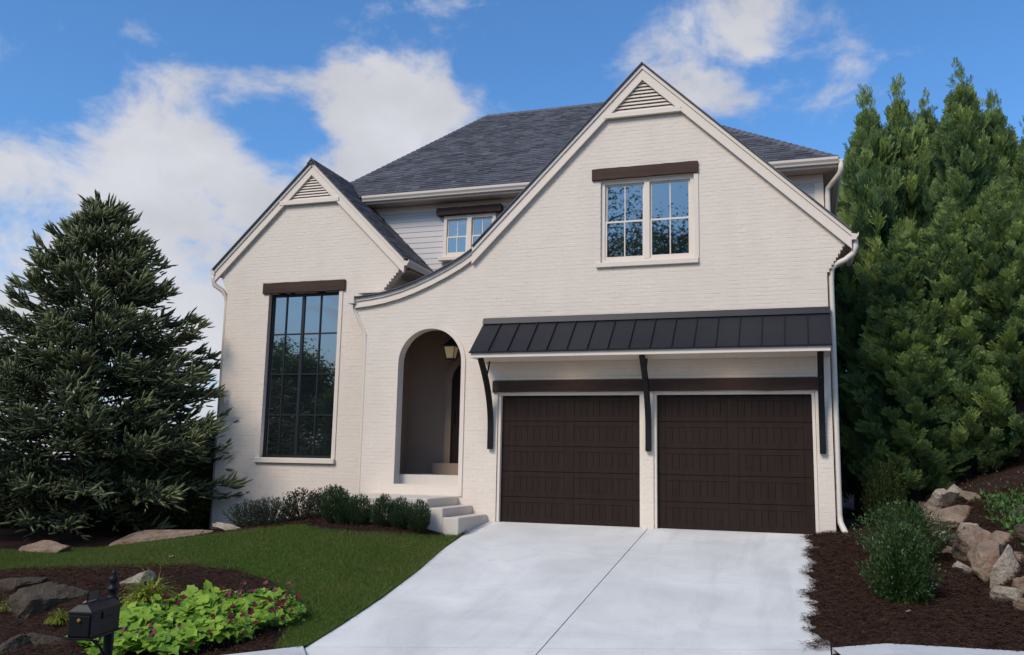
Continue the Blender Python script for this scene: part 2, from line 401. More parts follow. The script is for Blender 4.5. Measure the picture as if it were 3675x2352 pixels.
def grid_slab(xl, xr, yt, yb, zf, nu, nv, t=.1):
    vs = []; fs = []
    for j in range(nv + 1):
        for i in range(nu + 1):
            u, v = i / nu, j / nv; y = 0; x = 0
            x = (xl(0) + xr(0)) / 2 if j == 0 else x
            y = yt(0) * (1 - v) + yb(0) * v
            for _ in range(3):
                x = xl(y) * (1 - u) + xr(y) * u
                y = yt(x) * (1 - v) + yb(x) * v
            vs.append((x, y, zf(x, y)))
    n = len(vs); W = nu + 1
    vs += [(x, y, z - t) for x, y, z in vs]
    for j in range(nv):
        for i in range(nu):
            a = j*W+i; fs.append((a, a+1, a+W+1, a+W))
    ring = [i for i in range(W)] + [j*W+nu for j in range(1, nv+1)] + [nv*W+i for i in range(nu-1, -1, -1)] + [j*W for j in range(nv-1, 0, -1)]
    for a, b in zip(ring, ring[1:] + ring[:1]): fs.append((b, a, a+n, b+n))
    m = MB(); m.add(vs, fs); return m
def build_drive():
    d = empty('driveway'); tag(d, 'pale broom-finished concrete driveway running up to the garage', 'driveway', kind='structure')
    zf = lambda x, y: .125 * min(y, 0)
    jl = lambda x: -6.87 + .243 * x
    g = .008
    left = lambda y: drive_left(y)
    rgt = lambda y: 2.97
    mid = lambda s: (lambda y: s * g)
    def C(v): return lambda x: v
    rows = [(C(.45), C(-2.85 + g)), (C(-2.85 - g), lambda x: jl(x) + g), (lambda x: jl(x) - g, lambda x: jl(x) - .62)]
    for k, (yt, yb) in enumerate(rows):
        lf = (lambda y: -3.02) if k == 0 else left
        L_ = left
        if k == 0:
            # first bay: straight joint from the garage corner, walk slab beside it
            ob('slab', grid_slab(lambda y: -3.0 + .02 * y if y > -1.05 else drive_left(y) + .0, mid(-1), yt, yb, zf, 14, 16).mesh('slab'), 'concrete', d)
            ob('walk_slab', grid_slab(lambda y: -3.75, lambda y: -3.0 + .02 * y - 2*g, yt, C(-1.02), zf, 4, 6).mesh('walk_slab'), 'concrete', d)
        else:
            ob('slab', grid_slab(L_, mid(-1), yt, yb, zf, 14, 16).mesh('slab'), 'concrete', d)
        ob('slab', grid_slab(mid(1), rgt, yt, yb, zf, 14, 16).mesh('slab'), 'concrete', d)
    m = MB(); m.add([(-3.6,.4,-.022),(2.9,.4,-.022),(2.9,-.02,-.022),(-3.6,-.02,-.022),(2.9,-6.1,-.795),(-2.3,-7.2,-.93),(-2.5,-5,-.65),(-3.05,-1,-.15),(-3.6,-1,-.15)],
                    [(0,1,2,3),(3,2,7,8),(7,2,4,6),(6,4,5)])
    ob('joint_filler', m, 'joint', d)
build_drive()
def offset_strip(name, pts, w0, w1, dz, thick, mat, label, cat):
    m = MB(); n = len(pts); vs = []; fs = []
    P = []
    for (a, b) in zip(pts[:-1], pts[1:]):
        k = max(2, int(math.hypot(b[0]-a[0], b[1]-a[1]) / .35))
        for i in range(k): P.append((a[0] + (b[0]-a[0])*i/k, a[1] + (b[1]-a[1])*i/k))
    P.append(pts[-1])
    for i, p in enumerate(P):
        a = P[max(i-1, 0)]; b = P[min(i+1, len(P)-1)]; t = Vector((b[0]-a[0], b[1]-a[1])).normalized(); nn = Vector((t.y, -t.x))
        q0 = (p[0] + nn.x*w0, p[1] + nn.y*w0); q1 = (p[0] + nn.x*w1, p[1] + nn.y*w1)
        z = g1(p[0], p[1])
        vs += [(*q0, z + dz), (*q1, z + dz - .01), (*q1, z + dz - thick), (*q0, z + dz - thick)]
    for i in range(len(P)-1):
        p, q = 4*i, 4*i+4
        for k in range(4): k2 = (k+1) % 4; fs.append((p+k, q+k, q+k2, p+k2))
    m.add(vs, fs); return tag(ob(name, m.mesh(name), mat), label, cat, kind='structure')
lp = [p for p in KERB if p[0] <= -2.53]; rp = [(2.985,-6.185)] + [p for p in KERB if p[0] >= 3.09]
offset_strip('kerb', lp, 0, .5, .035, .3, 'kerb', 'pale concrete kerb along the planting bed with the mailbox', 'kerb')
offset_strip('kerb', rp, 0, .5, .035, .3, 'kerb', 'pale concrete kerb below the pine straw bed with the round shrub', 'kerb')
def build_road():
    m = MB(); vs = []; fs = []
    P = [(-40,-17.5)] + KERB[1:-1] + [(40,2.5)]
    off = .5
    for x, y in P:
        z = g1(x, y) - .09
        vs += [(x + .1, y - (off if x < -2.6 or x > 3.1 else .62), z), (x + 2.2, y - 9, z - .05)]
    for i in range(len(P) - 1): fs.append((2*i, 2*i+1, 2*i+3, 2*i+2))
    m.add(vs, fs); tag(ob('road', m, 'road'), 'dark asphalt street in front of the driveway', 'road', kind='structure')
build_road()

# ------------------------------------------------------------------ the house
HOUSE = empty('house'); tag(HOUSE, 'white painted brick house with two steep gables, arched porch and double garage', 'house')
BRICKS = []                                   # (x0,x1,z0,z1,y,wall object)
def poly_int(loops, z):
    xs = []
    for lp in loops:
        for (a, b) in zip(lp, lp[1:] + lp[:1]):
            if (a[1] <= z) != (b[1] <= z): xs.append(a[0] + (z - a[1]) * (b[0] - a[0]) / (b[1] - a[1]))
    xs.sort(); return [(xs[i], xs[i+1]) for i in range(0, len(xs) - 1, 2)]
def isect(A, B):
    return [(max(a, c), min(b, d)) for a, b in A for c, d in B if min(b, d) - max(a, c) > .015]
def brick_wall(name, outer, holes, yf, thick, z_from):
    me = fillmesh(name, [outer] + holes, yf + .0022, yf + thick)
    w = ob(name, me, 'mortar', HOUSE)
    CH, BL, J = .0755, .2085, .009
    zs = min(p[1] for p in outer); zt = max(p[1] for p in outer); row = 0; z = zs
    while z < zt:
        z0, z1 = z + J/2, z + CH - J/2
        if z1 > z_from:
            I = isect(isect(poly_int([outer] + holes, z0), poly_int([outer] + holes, z1)), poly_int([outer] + holes, (z0+z1)/2))
            off = (row % 2) * BL / 2
            for a, b in I:
                k = math.floor((a - off) / BL)
                while k * BL + off < b:
                    x0 = max(a, k * BL + off + J/2); x1 = min(b, (k+1) * BL + off - J/2)
                    if x1 - x0 > .025: BRICKS.append((x0, x1, z0, z1, yf, w))
                    k += 1
        z += CH; row += 1
    return w
def corbel(a, b, n):
    pts = []
    for i in range(n):
        x = a[0] + (b[0]-a[0]) * (i+1) / n; z0 = a[1] + (b[1]-a[1]) * i / n
        xp = a[0] + (b[0]-a[0]) * i / n
        pts += [(xp, z0), (x, z0)]
    pts.append(b); return pts
def arch_loop(cx, r, zs, zb, n=28):
    return [(cx - r, zb), (cx + r, zb)] + [(cx + r*math.cos(t), zs + r*math.sin(t)) for t in np.linspace(0, math.pi, n)]
def rect(x0, x1, z0, z1): return [(x0, z0), (x1, z0), (x1, z1), (x0, z1)]
SWOOP = [(-6.17,4.51),(-5.81,4.545),(-5.5,4.59),(-5.15,4.67),(-4.8,4.785),(-4.45,4.925),(-4.1,5.085),(-3.8,5.245),(-3.56,5.40)]
AP = (-.07, 8.94)
def up(z, d=-.10): return z + d
front_outer = ([(3.232,-.6)] + corbel((3.232,4.62), (3.58,5.21), 9) + [(-.07, 8.84), (-3.56, 5.30)]
   + [(x, z - .10) for x, z in SWOOP[::-1][1:]] + [(-6.16, 4.30)] + corbel((-5.9,3.74), (-6.16,4.28), 9)[::-1] + [(-5.9,-.6)])
FRONT = brick_wall('front_wall', front_outer, [rect(-2.96,-.105,-.03,2.497), rect(.105,2.96,-.03,2.497), rect(-.912,.896,5.0,6.664), arch_loop(-4.45,.70,3.12,.67)], 0, .26, -.5)
wing_outer = ([(-5.9,-1.1)] + corbel((-5.9,4.80), (-5.42,5.36), 9) + [(-7.76,7.74), (-10.06,5.38)] + corbel((-9.87,4.90), (-10.06,5.34), 7)[::-1] + [(-9.87,-1.1)])
WING = brick_wall('wing_wall', wing_outer, [rect(-8.74,-6.94,1.15,4.83)], .6, .26, -.9)

def build_bricks():
    cz = []
    for i, (x0, x1, z0, z1, y, w) in enumerate(BRICKS):
        full = x1 - x0 > .198
        c = np.array([(x0+x1)/2, y, (z0+z1)/2]); cz.append((np.linalg.norm(c - CAM) if full and 0.2 < c[2] < 5 else 1e9, i))
    near = set(i for d, i in sorted(cz)[:300])
    c = .003
    def tmpl(w, h):
        a, b = w/2, h/2
        V = [(-a+c,0,-b+c),(a-c,0,-b+c),(a-c,0,b-c),(-a+c,0,b-c),(-a,.002,-b),(a,.002,-b),(a,.002,b),(-a,.002,b),(-a,.016,-b),(a,.016,-b),(a,.016,b),(-a,.016,b)]
        F = [(0,1,2,3)]
        for o in (0, 4):
            for k in range(4): k2 = (k+1) % 4; F.append((o+k2, o+k, o+4+k, o+4+k2))
        return V, F
    full = MB(); full.add(*tmpl(.1995, .0665)); fm = full.mesh('brick'); fm.materials.append(MT['paint'])
    packs = {}
    for i, (x0, x1, z0, z1, y, w) in enumerate(BRICKS):
        dy = random.gauss(0, .0007); loc = ((x0+x1)/2, y + dy, (z0+z1)/2)
        if i in near:
            o = ob('brick', fm, None, w, loc); o.rotation_euler = (random.gauss(0,.006), random.gauss(0,.003), random.gauss(0,.005))
        else:
            m = packs.setdefault(w.name, (MB(), w))[0]
            V, F = tmpl(x1-x0, z1-z0); tx = random.gauss(0,.004); tz = random.gauss(0,.012); sl = random.gauss(0,.004)
            m.add([(loc[0]+vx, loc[1]+vy+vx*tx+vz*tz, loc[2]+vz+vx*sl) for vx, vy, vz in V], F)
    for m, w in packs.values():
        me = bpy.data.meshes.new('brickwork'); me.from_pydata(m.v, [], m.f)
        tag(ob('brickwork', me, 'paint', w), kind='stuff')
build_bricks()

def build_shell():
    # body of the house behind the front walls
    bx('side_wall', 'mortar', HOUSE, 2.98, 3.23, .262, 2.12, -.6, 6.0, bev=0)
    bx('side_wall', 'mortar', HOUSE, 2.99, 3.25, 2.122, 12.0, -.6, 7.1, bev=0)
    bx('side_wall', 'mortar', HOUSE, -9.868, -9.62, .862, 9.0, -1.1, 5.3, bev=0)
    bx('side_wall', 'mortar', HOUSE, -6.16, -5.902, .862, 2.12, -1.1, 5.4, bev=0)
    bx('back_wall', 'mortar', HOUSE, -9.868, 3.25, 12.002, 12.2, -1.1, 7.1, bev=0)
    bx('side_wall', 'mortar', HOUSE, -7.9, -7.65, 9.0, 12.0, -1.1, 7.1, bev=0)
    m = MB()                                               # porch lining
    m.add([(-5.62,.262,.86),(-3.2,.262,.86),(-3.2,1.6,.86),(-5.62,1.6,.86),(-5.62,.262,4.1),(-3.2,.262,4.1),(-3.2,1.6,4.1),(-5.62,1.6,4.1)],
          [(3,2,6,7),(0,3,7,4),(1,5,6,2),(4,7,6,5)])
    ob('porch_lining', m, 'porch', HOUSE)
    bx('porch_floor', 'step', HOUSE, -5.62, -3.2, .262, 1.6, .6, .858, bev=.006)
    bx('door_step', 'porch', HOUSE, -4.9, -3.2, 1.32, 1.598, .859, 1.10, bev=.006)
build_shell()

def build_siding():
    w = bx('siding_wall', 'siding', HOUSE, -7.9, 3.25, 2.13, 2.3, 4.4, 7.12, bev=0)
    for x0, x1 in ((-7.4,-2.3),(1.4,3.12)):
        z = 4.9 if x0 < 0 else 5.3
        me = None
        while z < 6.93:
            if me is None:
                m = MB(); L_ = x1 - x0
                m.add([(0,-.016,0),(L_,-.016,0),(L_,-.004,.15),(0,-.004,.15),(0,.01,0),(L_,.01,0),(L_,.01,.15),(0,.01,.15)],
                      [(0,1,2,3),(0,4,5,1),(3,2,6,7),(1,5,6,2),(0,3,7,4)])
                me = m.mesh('siding_board'); me.materials.append(MT['siding'])
            ob('siding_board', me, None, w, (x0, 2.118, z)); z += .132
    bx('frieze_board', 'trim', HOUSE, -7.5, 3.27, 2.085, 2.128, 6.955, 7.13)
    bx('corner_board', 'trim', HOUSE, 3.10, 3.275, 2.08, 2.129, 4.9, 6.95)
    bx('corner_board', 'trim', HOUSE, 3.252, 3.278, 2.131, 2.28, 4.9, 6.95)
build_siding()

# roofs ----------------------------------------------------------------
SH = []
def shingles(parent, O, u, v, L_, interval, keep, w_):
    O, u, v = Vector(O), Vector(u).normalized(), Vector(v).normalized(); n = u.cross(v)
    if n.z < 0: n = -n
    row = 0; t = 0
    while t < L_:
        a, b = interval(t); s = a - random.random() * .3
        while s < b:
            w = random.choice((.14, .21, .32, .32)); s0, s1 = max(s, a), min(s + w, b)
            if s1 - s0 > .04:
                p = O + u * ((s0+s1)/2) + v * t
                if keep(p): SH.append((p, s1 - s0, u, v, n, parent, abs(s1 - s0 - w) < 1e-6, row))
            s += w + .004
        t += .142; row += 1
def tile_tmpl(w, hi, L_=.165):
    a = w/2
    return [(-a,0,hi),(a,0,hi),(a,L_,.002),(-a,L_,.002),(-a,0,-.004),(a,0,-.004)], [(0,1,2,3),(4,5,1,0),(5,2,1),(4,0,3)]
def build_shingles():
    order = sorted(range(len(SH)), key=lambda i: (SH[i][0] - Vector(CAM)).length if SH[i][6] else 1e9)
    near = set(order[:300]); lib = {}; packs = {}
    for i, (p, w, u, v, n, par, full, row) in enumerate(SH):
        tint = min(1, max(0, random.choice((.0, .15, .3, .55, .8)) + random.gauss(0, .08)))
        hi = random.choice((.009, .012, .018))
        if i in near:
            key = (round(w, 3), hi, round(tint * 4) / 4)
            if key not in lib:
                V, F = tile_tmpl(w, hi); m = MB(); m.add(V, F); me = bpy.data.meshes.new('shingle'); me.from_pydata(m.v, [], m.f)
                at = me.attributes.new('tint', 'FLOAT', 'FACE'); at.data.foreach_set('value', [key[2]]*len(me.polygons))
                me.materials.append(MT['shingle']); lib[key] = me
            o = ob('shingle', lib[key], None, par)
            mm = Matrix((u, v, n)).transposed().to_4x4(); mm.translation = p; o.matrix_local = mm
        else:
            m, ts = packs.setdefault(par.name, (MB(), [], ))[:2]
            V, F = tile_tmpl(w, hi); m.add([p + u*a + v*b + n*c for a, b, c in V], F); ts += [tint]*len(F)
            packs[par.name] = (m, ts, par)
    for m, ts, par in packs.values():
        me = bpy.data.meshes.new('shingle_courses'); me.from_pydata(m.v, [], m.f)
        at = me.attributes.new('tint', 'FLOAT', 'FACE'); at.data.foreach_set('value', ts)
        tag(ob('shingle_courses', me, 'shingle', par), kind='stuff')
def gable_h(x): return 8.97 - .973 * abs(x + .07)
def build_roofs():
    m = MB()                                              # main hipped roof
    E = 1.65; B = 12.35; ze = 7.30; zr = 11.30
    m.slab([(-8.3,E,ze),(3.55,E,ze),(-1.8,7,zr),(-5.92,7,zr)], .06)
    m.slab([(3.55,E,ze),(3.55,B,ze),(-1.8,7.002,zr),(-1.8,7,zr)], .06)
    m.slab([(3.55,B,ze),(-8.3,B,ze),(-5.92,7,zr),(-1.8,7,zr)], .06)
    m.slab([(-8.3,B,ze),(-8.3,E,ze),(-5.92,7,zr),(-5.92,7.002,zr)], .06)
    main = ob('main_roof', m, 'shingle', HOUSE)
    vl = math.hypot(5.35, 4.0)
    def iv(t):
        k = t / vl; return (-8.3 + 2.38*k, 3.55 - 5.35*k)
    shingles(main, (0,E-.03,ze-.02), (1,0,0), (0,5.35,4.0), vl, iv, lambda p: p.z > gable_h(p.x) - .25 and not (p.x < -7.76 and p.z < 7.86 + .98*(p.x+7.76)), .3)
    # hip and ridge caps
    def caps(a, b, w, dr=.07):
        a, b = Vector(a), Vector(b); L_ = (b-a).length; d = (b-a).normalized(); side = d.cross(Vector((0,0,1))).normalized(); upv = side.cross(d)
        m = MB(); n = int(L_/.2)
        for i in range(n):
            p = a + d*(i*.2); q = a + d*(i*.2+.24)
            m.add([p+side*w+upv*-dr, p+upv*.028, p-side*w+upv*-dr, q+side*w+upv*-(dr+.01), q+upv*.012, q-side*w+upv*-(dr+.01)], [(0,1,4,3),(1,2,5,4),(0,2,1)])
        ob('ridge_cap', m, 'shingle', main)
    caps((-8.3,E,ze+.02), (-5.92,7,zr+.02), .13); caps((3.55,E,ze+.02), (-1.8,7,zr+.02), .13); caps((-5.92,7,zr+.02), (-1.8,7,zr+.02), .13, .095)
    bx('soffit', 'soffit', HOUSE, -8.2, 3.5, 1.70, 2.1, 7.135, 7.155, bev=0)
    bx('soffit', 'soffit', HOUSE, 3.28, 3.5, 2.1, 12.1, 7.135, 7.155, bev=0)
    bx('fascia_board', 'trim', HOUSE, -8.25, 3.53, 1.675, 1.70, 7.12, 7.285, bev=0)
    bx('fascia_board', 'trim', HOUSE, 3.502, 3.528, 1.702, 12.2, 7.12, 7.285, bev=0)
    # front gable roof
    m = MB(); sR = lambda x: 8.988 - .973*(x+.07)
    m.slab([(-.07,-.14,8.988),(1.7,-.14,sR(1.7)),(1.7,2.2,sR(1.7)),(-.07,4.3,8.988)], .022)
    m.slab([(1.7,-.14,sR(1.7)),(3.66,-.14,sR(3.66)),(3.66,2.12,sR(3.66)),(1.7,2.12,sR(1.7))], .022)
    sL = lambda x: 8.988 - 1.010*(-.07-x)
    m.slab([(-.07,4.3,8.988),(-1.8,2.2,sL(-1.8)),(-1.8,-.14,sL(-1.8)),(-.07,-.14,8.988)], .022)
    m.slab([(-1.8,2.12,sL(-1.8)),(-3.56,2.12,sL(-3.56)+.015),(-3.56,-.14,sL(-3.56)+.015),(-1.8,-.14,sL(-1.8))], .022)
    ob('gable_roof', m, 'shingle', HOUSE)
    m = MB()
    top = [(x, z + .022) for x, z in SWOOP]; bot = [(x, z) for x, z in SWOOP]
    m.strip(top, bot, -.14, .59); 
    t2 = [(x, z + .021) for x, z in SWOOP if x > -5.85]; b2 = [(x, z - .001) for x, z in SWOOP if x > -5.85]
    m.strip(t2, b2, .592, 2.11)
    ob('swoop_roof', m, 'shingle', HOUSE)
    bx('valley_flashing', 'gutter', HOUSE, -6.15, -5.3, -.02, .58, 4.62, 4.66)
    # wing roof
    m = MB(); apx, apz = -7.76, 7.888
    m.slab([(apx,.46,apz),(-5.30,.46,5.44),(-5.30,2.11,5.44),(apx,2.3,apz)], .022)
    m.slab([(-10.25,.46,5.46),(apx,.46,apz),(apx,9.1,apz),(-10.25,9.1,5.46)], .022)
    wing = ob('wing_roof', m, 'shingle', HOUSE)
    vl2 = math.hypot(2.46, 2.455)
    shingles(wing, (-5.28,0,5.435), (0,1,0), (-2.46,0,2.455), vl2, lambda t: (.46, 2.1), lambda p: True, .3)
    caps((apx,.46,apz+.02), (apx,2.6,apz+.02), .12, .11)
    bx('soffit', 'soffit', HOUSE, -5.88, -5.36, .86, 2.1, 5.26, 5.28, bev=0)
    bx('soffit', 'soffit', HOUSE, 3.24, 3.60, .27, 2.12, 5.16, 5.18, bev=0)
    build_shingles()
build_roofs()

def build_trim():
    def rake(name, top, drop, y0, crown=True):
        m = MB(); m.strip([(x, z - .0) for x, z in top], [(x, z - drop) for x, z in top], y0, -.002 if y0 < .3 else .598)
        o = ob(name, m, 'trim', HOUSE)
        if crown:
            m = MB(); m.strip([(x, z + .006) for x, z in top], [(x, z - .075) for x, z in top], y0 - .028, y0 - .001); ob('crown_moulding', m, 'trim', o)
            m = MB(); m.strip([(x, z - drop + .05) for x, z in top], [(x, z - drop - .012) for x, z in top], y0 - .014, y0 - .001); ob('bed_moulding', m, 'trim', o)
        return o
    rake('rake_board', [AP, (3.66, 5.315)], .295, -.075)
    rake('rake_board', [(-3.56, 5.415), AP], .295, -.075)
    rake('swoop_board', SWOOP, .20, -.055)
    rake('rake_board', [(-7.76, 7.84), (-5.36, 5.44)], .285, .53)
    rake('rake_board', [(-10.19, 5.47), (-7.76, 7.84)], .285, .53)
    # louvred gable vents: each slat its own piece
    for (cx, zt, zb, hw, yf) in ((-.07, 8.66, 8.02, .69, -.02), (-7.78, 7.56, 6.99, .69, .58)):
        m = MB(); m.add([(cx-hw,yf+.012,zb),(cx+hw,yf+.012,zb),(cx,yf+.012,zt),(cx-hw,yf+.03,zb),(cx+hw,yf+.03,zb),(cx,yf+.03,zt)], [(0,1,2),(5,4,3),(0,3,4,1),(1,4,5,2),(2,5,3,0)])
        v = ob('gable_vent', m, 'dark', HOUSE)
        n = 9
        for k in range(n):
            z0 = zb + (zt-zb)*k/n; z1 = zb + (zt-zb)*(k+.8)/n
            h0 = hw*(1-(z0-zb)/(zt-zb)) ; h1 = hw*(1-(z1-zb)/(zt-zb))
            m = MB(); m.add([(cx-h0,yf-.035,z0),(cx+h0,yf-.035,z0),(cx+h1,yf+.005,z1),(cx-h1,yf+.005,z1),(cx-h0,yf-.022,z0-.008),(cx+h0,yf-.022,z0-.008),(cx+h1,yf+.010,z1-.01),(cx-h1,yf+.010,z1-.01)],
                            [(0,1,2,3),(7,6,5,4),(0,4,5,1),(1,5,6,2),(2,6,7,3),(3,7,4,0)])
            ob('slat', m, 'trim', v)
        bx('vent_sill', 'trim', v, cx-hw-.09, cx+hw+.06, yf-.075, yf-.002, zb-.115, zb-.012, bev=.006)
build_trim()

GUT = [(0,0),(.075,0),(.085,.03),(.118,.075),(.122,.125),(.108,.128),(.104,.10),(0,.115)]
def build_gutters():
    def gut(p0, p1, out, name='gutter'):
        m = MB(); m.prism(GUT, p0, p1, out); return ob(name, m, 'gutter', HOUSE)
    gut((-7.02,1.672,7.17), (3.56,1.672,7.17), (0,-1,0))
    gut((3.53,1.672,7.17), (3.53,12.2,7.17), (1,0,0))
    gut((-5.355,.50,5.30), (-5.355,2.1,5.30), (1,0,0))
    gut((-10.195,.50,5.33), (-10.195,9,5.33), (-1,0,0))
    gut((3.66,-.10,5.17), (3.66,2.1,5.17), (1,0,0))
    gut((-6.17,-.12,4.40), (-6.17,.58,4.40), (-1,0,0))
    def spout(path, name='downspout'):
        m = MB(); m.tube(path, [.052]*len(path), 12, 1.1); return ob(name, m.mesh(name, 0, True), 'gutter', HOUSE)
    spout([(-6.23,.05,4.42),(-6.23,.05,4.32),(-6.20,.06,4.22),(-6.02,.10,3.88),(-5.975,.10,3.74),(-5.955,.10,3.5),(-5.955,.10,.5),(-5.955,.10,-.1)])
    spout([(3.72,.02,5.2),(3.725,.02,5.06),(3.68,.03,4.94),(3.55,.05,4.84),(3.40,.08,4.78),(3.315,.10,4.70),(3.295,.11,4.5),(3.295,.11,2.5),(3.295,.11,.36),(3.31,.08,.22),(3.37,-.04,.08),(3.39,-.08,.04)])
    spout([(3.60,1.66,7.2),(3.605,1.66,7.06),(3.58,1.70,6.98),(3.46,1.88,6.88),(3.36,2.03,6.80),(3.345,2.05,6.66),(3.345,2.05,5.9),(3.345,2.05,5.66)])
    spout([(-10.25,.56,5.36),(-10.25,.56,5.22),(-10.22,.58,5.10),(-10.06,.66,4.98),(-9.98,.70,4.86),(-9.95,.72,4.7),(-9.945,.72,-.5)])
    bx('leader_box', 'gutter', HOUSE, -6.31, -6.172, -.13, .02, 4.385, 4.56, bev=.008)
build_gutters()

def beam(name, x0, x1, yf, z0, z1, parent, d=.05):
    m = MB(); n = 14
    top = [(x0 + (x1-x0)*i/n, z1 + random.gauss(0,.003)) for i in range(n+1)]; bot = [(x0 + (x1-x0)*i/n, z0 + random.gauss(0,.003)) for i in range(n+1)]
    m.strip(top, bot, yf - d, yf + .12); return ob(name, m.mesh(name, .004), 'beam', parent)
def pane(parent, x0, x1, z0, z1, y):
    m = MB(); a, b = (x1-x0)/2, (z1-z0)/2
    m.add([(-a,0,-b),(a,0,-b),(a,0,b),(-a,0,b),(-a,.006,-b),(a,.006,-b),(a,.006,b),(-a,.006,b)], [(0,1,2,3),(7,6,5,4),(0,4,5,1),(1,5,6,2),(2,6,7,3),(3,7,4,0)])
    o = ob('pane', m, 'glass', parent, ((x0+x1)/2, y, (z0+z1)/2)); o.rotation_euler = (random.gauss(0,.0022), 0, random.gauss(0,.0022)); return o
def build_windows():
    # tall steel window
    x0, x1, z0, z1, y = -8.74, -6.94, 1.15, 4.83, .72
    m = MB(); fr = .06
    m.box(x0,x0+fr,y,y+.07,z0,z1); m.box(x1-fr,x1,y,y+.07,z0,z1); m.box(x0+fr,x1-fr,y,y+.07,z1-fr,z1); m.box(x0+fr,x1-fr,y,y+.07,z0,z0+fr)
    w = ob('tall_window', m, 'bronze', HOUSE)
    X = [-8.68,-8.345,-7.91,-7.465,-7.0]; Z = [1.21,2.09,3.0,3.91,4.77]
    for i in range(1,4):
        h = .036 if i == 2 else .016; bx('mullion' if i == 2 else 'muntin', 'bronze', w, X[i]-h, X[i]+h, y+.004-.004*(i==2), y+.062, z0+fr, z1-fr, bev=.003)
    for k in range(1,4):
        for i in range(4):
            a = X[i] + (.0 if i == 0 else (.036 if i == 2 else .016)); b = X[i+1] - (0 if i == 3 else (.036 if i == 1 else .016))
            bx('muntin', 'bronze', w, a, b, y+.006, y+.06, Z[k]-.015, Z[k]+.015, bev=.003)
    for i in range(4):
        for k in range(4): pane(w, X[i], X[i+1], Z[k], Z[k+1], y+.03)
    beam('lintel', -8.89, -6.79, .6, 4.832, 5.075, w)
    bx('sill', 'paint', w, -8.84, -6.84, .525, .66, 1.035, 1.149, bev=.008)
    bx('casing', 'paint', w, -6.938, -6.845, .578, .606, 1.15, 4.83, bev=.006)
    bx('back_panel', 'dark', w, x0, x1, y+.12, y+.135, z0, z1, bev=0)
    # twin sash windows
    def sash(name, x0, x1, z0, z1, yf, lint, sill):
        y = yf + .05; fr = .075
        m = MB(); m.box(x0,x0+fr,y,y+.09,z0,z1); m.box(x1-fr,x1,y,y+.09,z0,z1); m.box(x0+fr,x1-fr,y,y+.09,z1-fr,z1); m.box(x0+fr,x1-fr,y,y+.09,z0,z0+fr*.9)
        xm = (x0+x1)/2; m.box(xm-.05,xm+.05,y-.008,y+.088,z0+fr*.9,z1-fr)
        w = ob(name, m, 'trim', HOUSE)
        for a, b in ((x0+fr,xm-.05),(xm+.05,x1-fr)):
            zm = (z0+z1)/2 - .01; s = .04
            for up_, (c, d) in enumerate(((z0+fr*.9,zm+.02),(zm-.02,z1-fr))):
                yy = y + .02 + .03*up_; lo = .06 if up_ == 0 else .035
                m = MB(); m.box(a,a+s,yy,yy+.028,c,d); m.box(b-s,b,yy,yy+.028,c,d); m.box(a+s,b-s,yy,yy+.028,d-.035,d); m.box(a+s,b-s,yy,yy+.028,c,c+lo)
                so = ob('sash', m, 'trim', w)
                mid = (a+b)/2
                bx('muntin', 'trim', w, mid-.011, mid+.011, yy+.002, yy+.026, c+lo, d-.035, bev=.002)
                pane(w, a+s, mid-.011, c+lo, d-.035, yy+.012); pane(w, mid+.011, b-s, c+lo, d-.035, yy+.012)
        beam('lintel', *lint[:2], yf, *lint[2:], w)
        bx('sill', 'paint', w, *sill[:2], yf-.06, yf+.06, *sill[2:], bev=.006)
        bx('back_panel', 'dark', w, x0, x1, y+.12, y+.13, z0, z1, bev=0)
        return w
    w = sash('sash_window', -.912, .896, 5.0, 6.664, 0, (-1.082,.983,6.668,6.895), (-.99,.97,4.905,4.999))
    bx('casing', 'paint', w, .898, .985, -.02, .006, 5.0, 6.664, bev=.005)
    w = sash('dormer_window', -5.10, -3.82, 5.80, 6.80, 1.99, (-5.26,-3.66,6.81,6.98), (-5.18,-3.74,5.72,5.799))
build_windows()

def build_garage():
    for x0, x1 in ((-2.9,-.16),(.16,2.9)):
        y = .12
        d = bx('garage_door', 'door', HOUSE, x0, x1, y+.022, y+.05, 0.002, 2.44, bev=0)
        hs = 2.43/5; me_p = None
        for k in range(5):
            z0 = .004 + k*hs; z1 = z0 + hs - .008
            m = MB(); st = .15; xm = (x0+x1)/2; rb = .10
            m.box(x0+.002,x0+st,y,y+.021,z0,z1); m.box(x1-st,x1-.002,y,y+.021,z0,z1); m.box(xm-.09,xm+.09,y,y+.021,z0,z1)
            for a, b in ((x0+st,xm-.09),(xm+.09,x1-st)):
                m.box(a,b,y,y+.021,z0,z0+rb); m.box(a,b,y,y+.021,z1-rb,z1)
            ob('section_frame', m.mesh('section_frame', .004), 'door', d)
            for a, b in ((x0+st,xm-.09),(xm+.09,x1-st)):
                n = 9; pw = (b-a)/n
                if me_p is None:
                    m = MB(); c = .0045; h = hs-.008-2*rb
                    m.add([(c,0,0),(pw-c,0,0),(pw-c,0,h),(c,0,h),(0.0008,.005,0),(pw-.0008,.005,0),(pw-.0008,.005,h),(.0008,.005,h)], [(0,1,2,3),(0,4,5,1),(1,5,6,2),(2,6,7,3),(3,7,4,0)])
                    me_p = m.mesh('plank'); me_p.materials.append(MT['door'])
                for i in range(n): ob('plank', me_p, None, d, (a+i*pw, y+.008, z0+rb))
        m = MB()
        m.box(x0-.055,x0-.002,.03,.14,0.001,2.495); m.box(x1+.002,x1+.055,.03,.14,0.001,2.495); m.box(x0-.002,x1+.002,.03,.14,2.442,2.495)
        ob('door_jamb', m.mesh('door_jamb', .003), 'trim', d)
    beam('garage_lintel', -3.065, 3.016, 0, 2.502, 2.727, HOUSE)
    bx('brick_ledge', 'paint', HOUSE, -3.05, 3.0, -.022, .006, 2.735, 2.795, bev=.006)
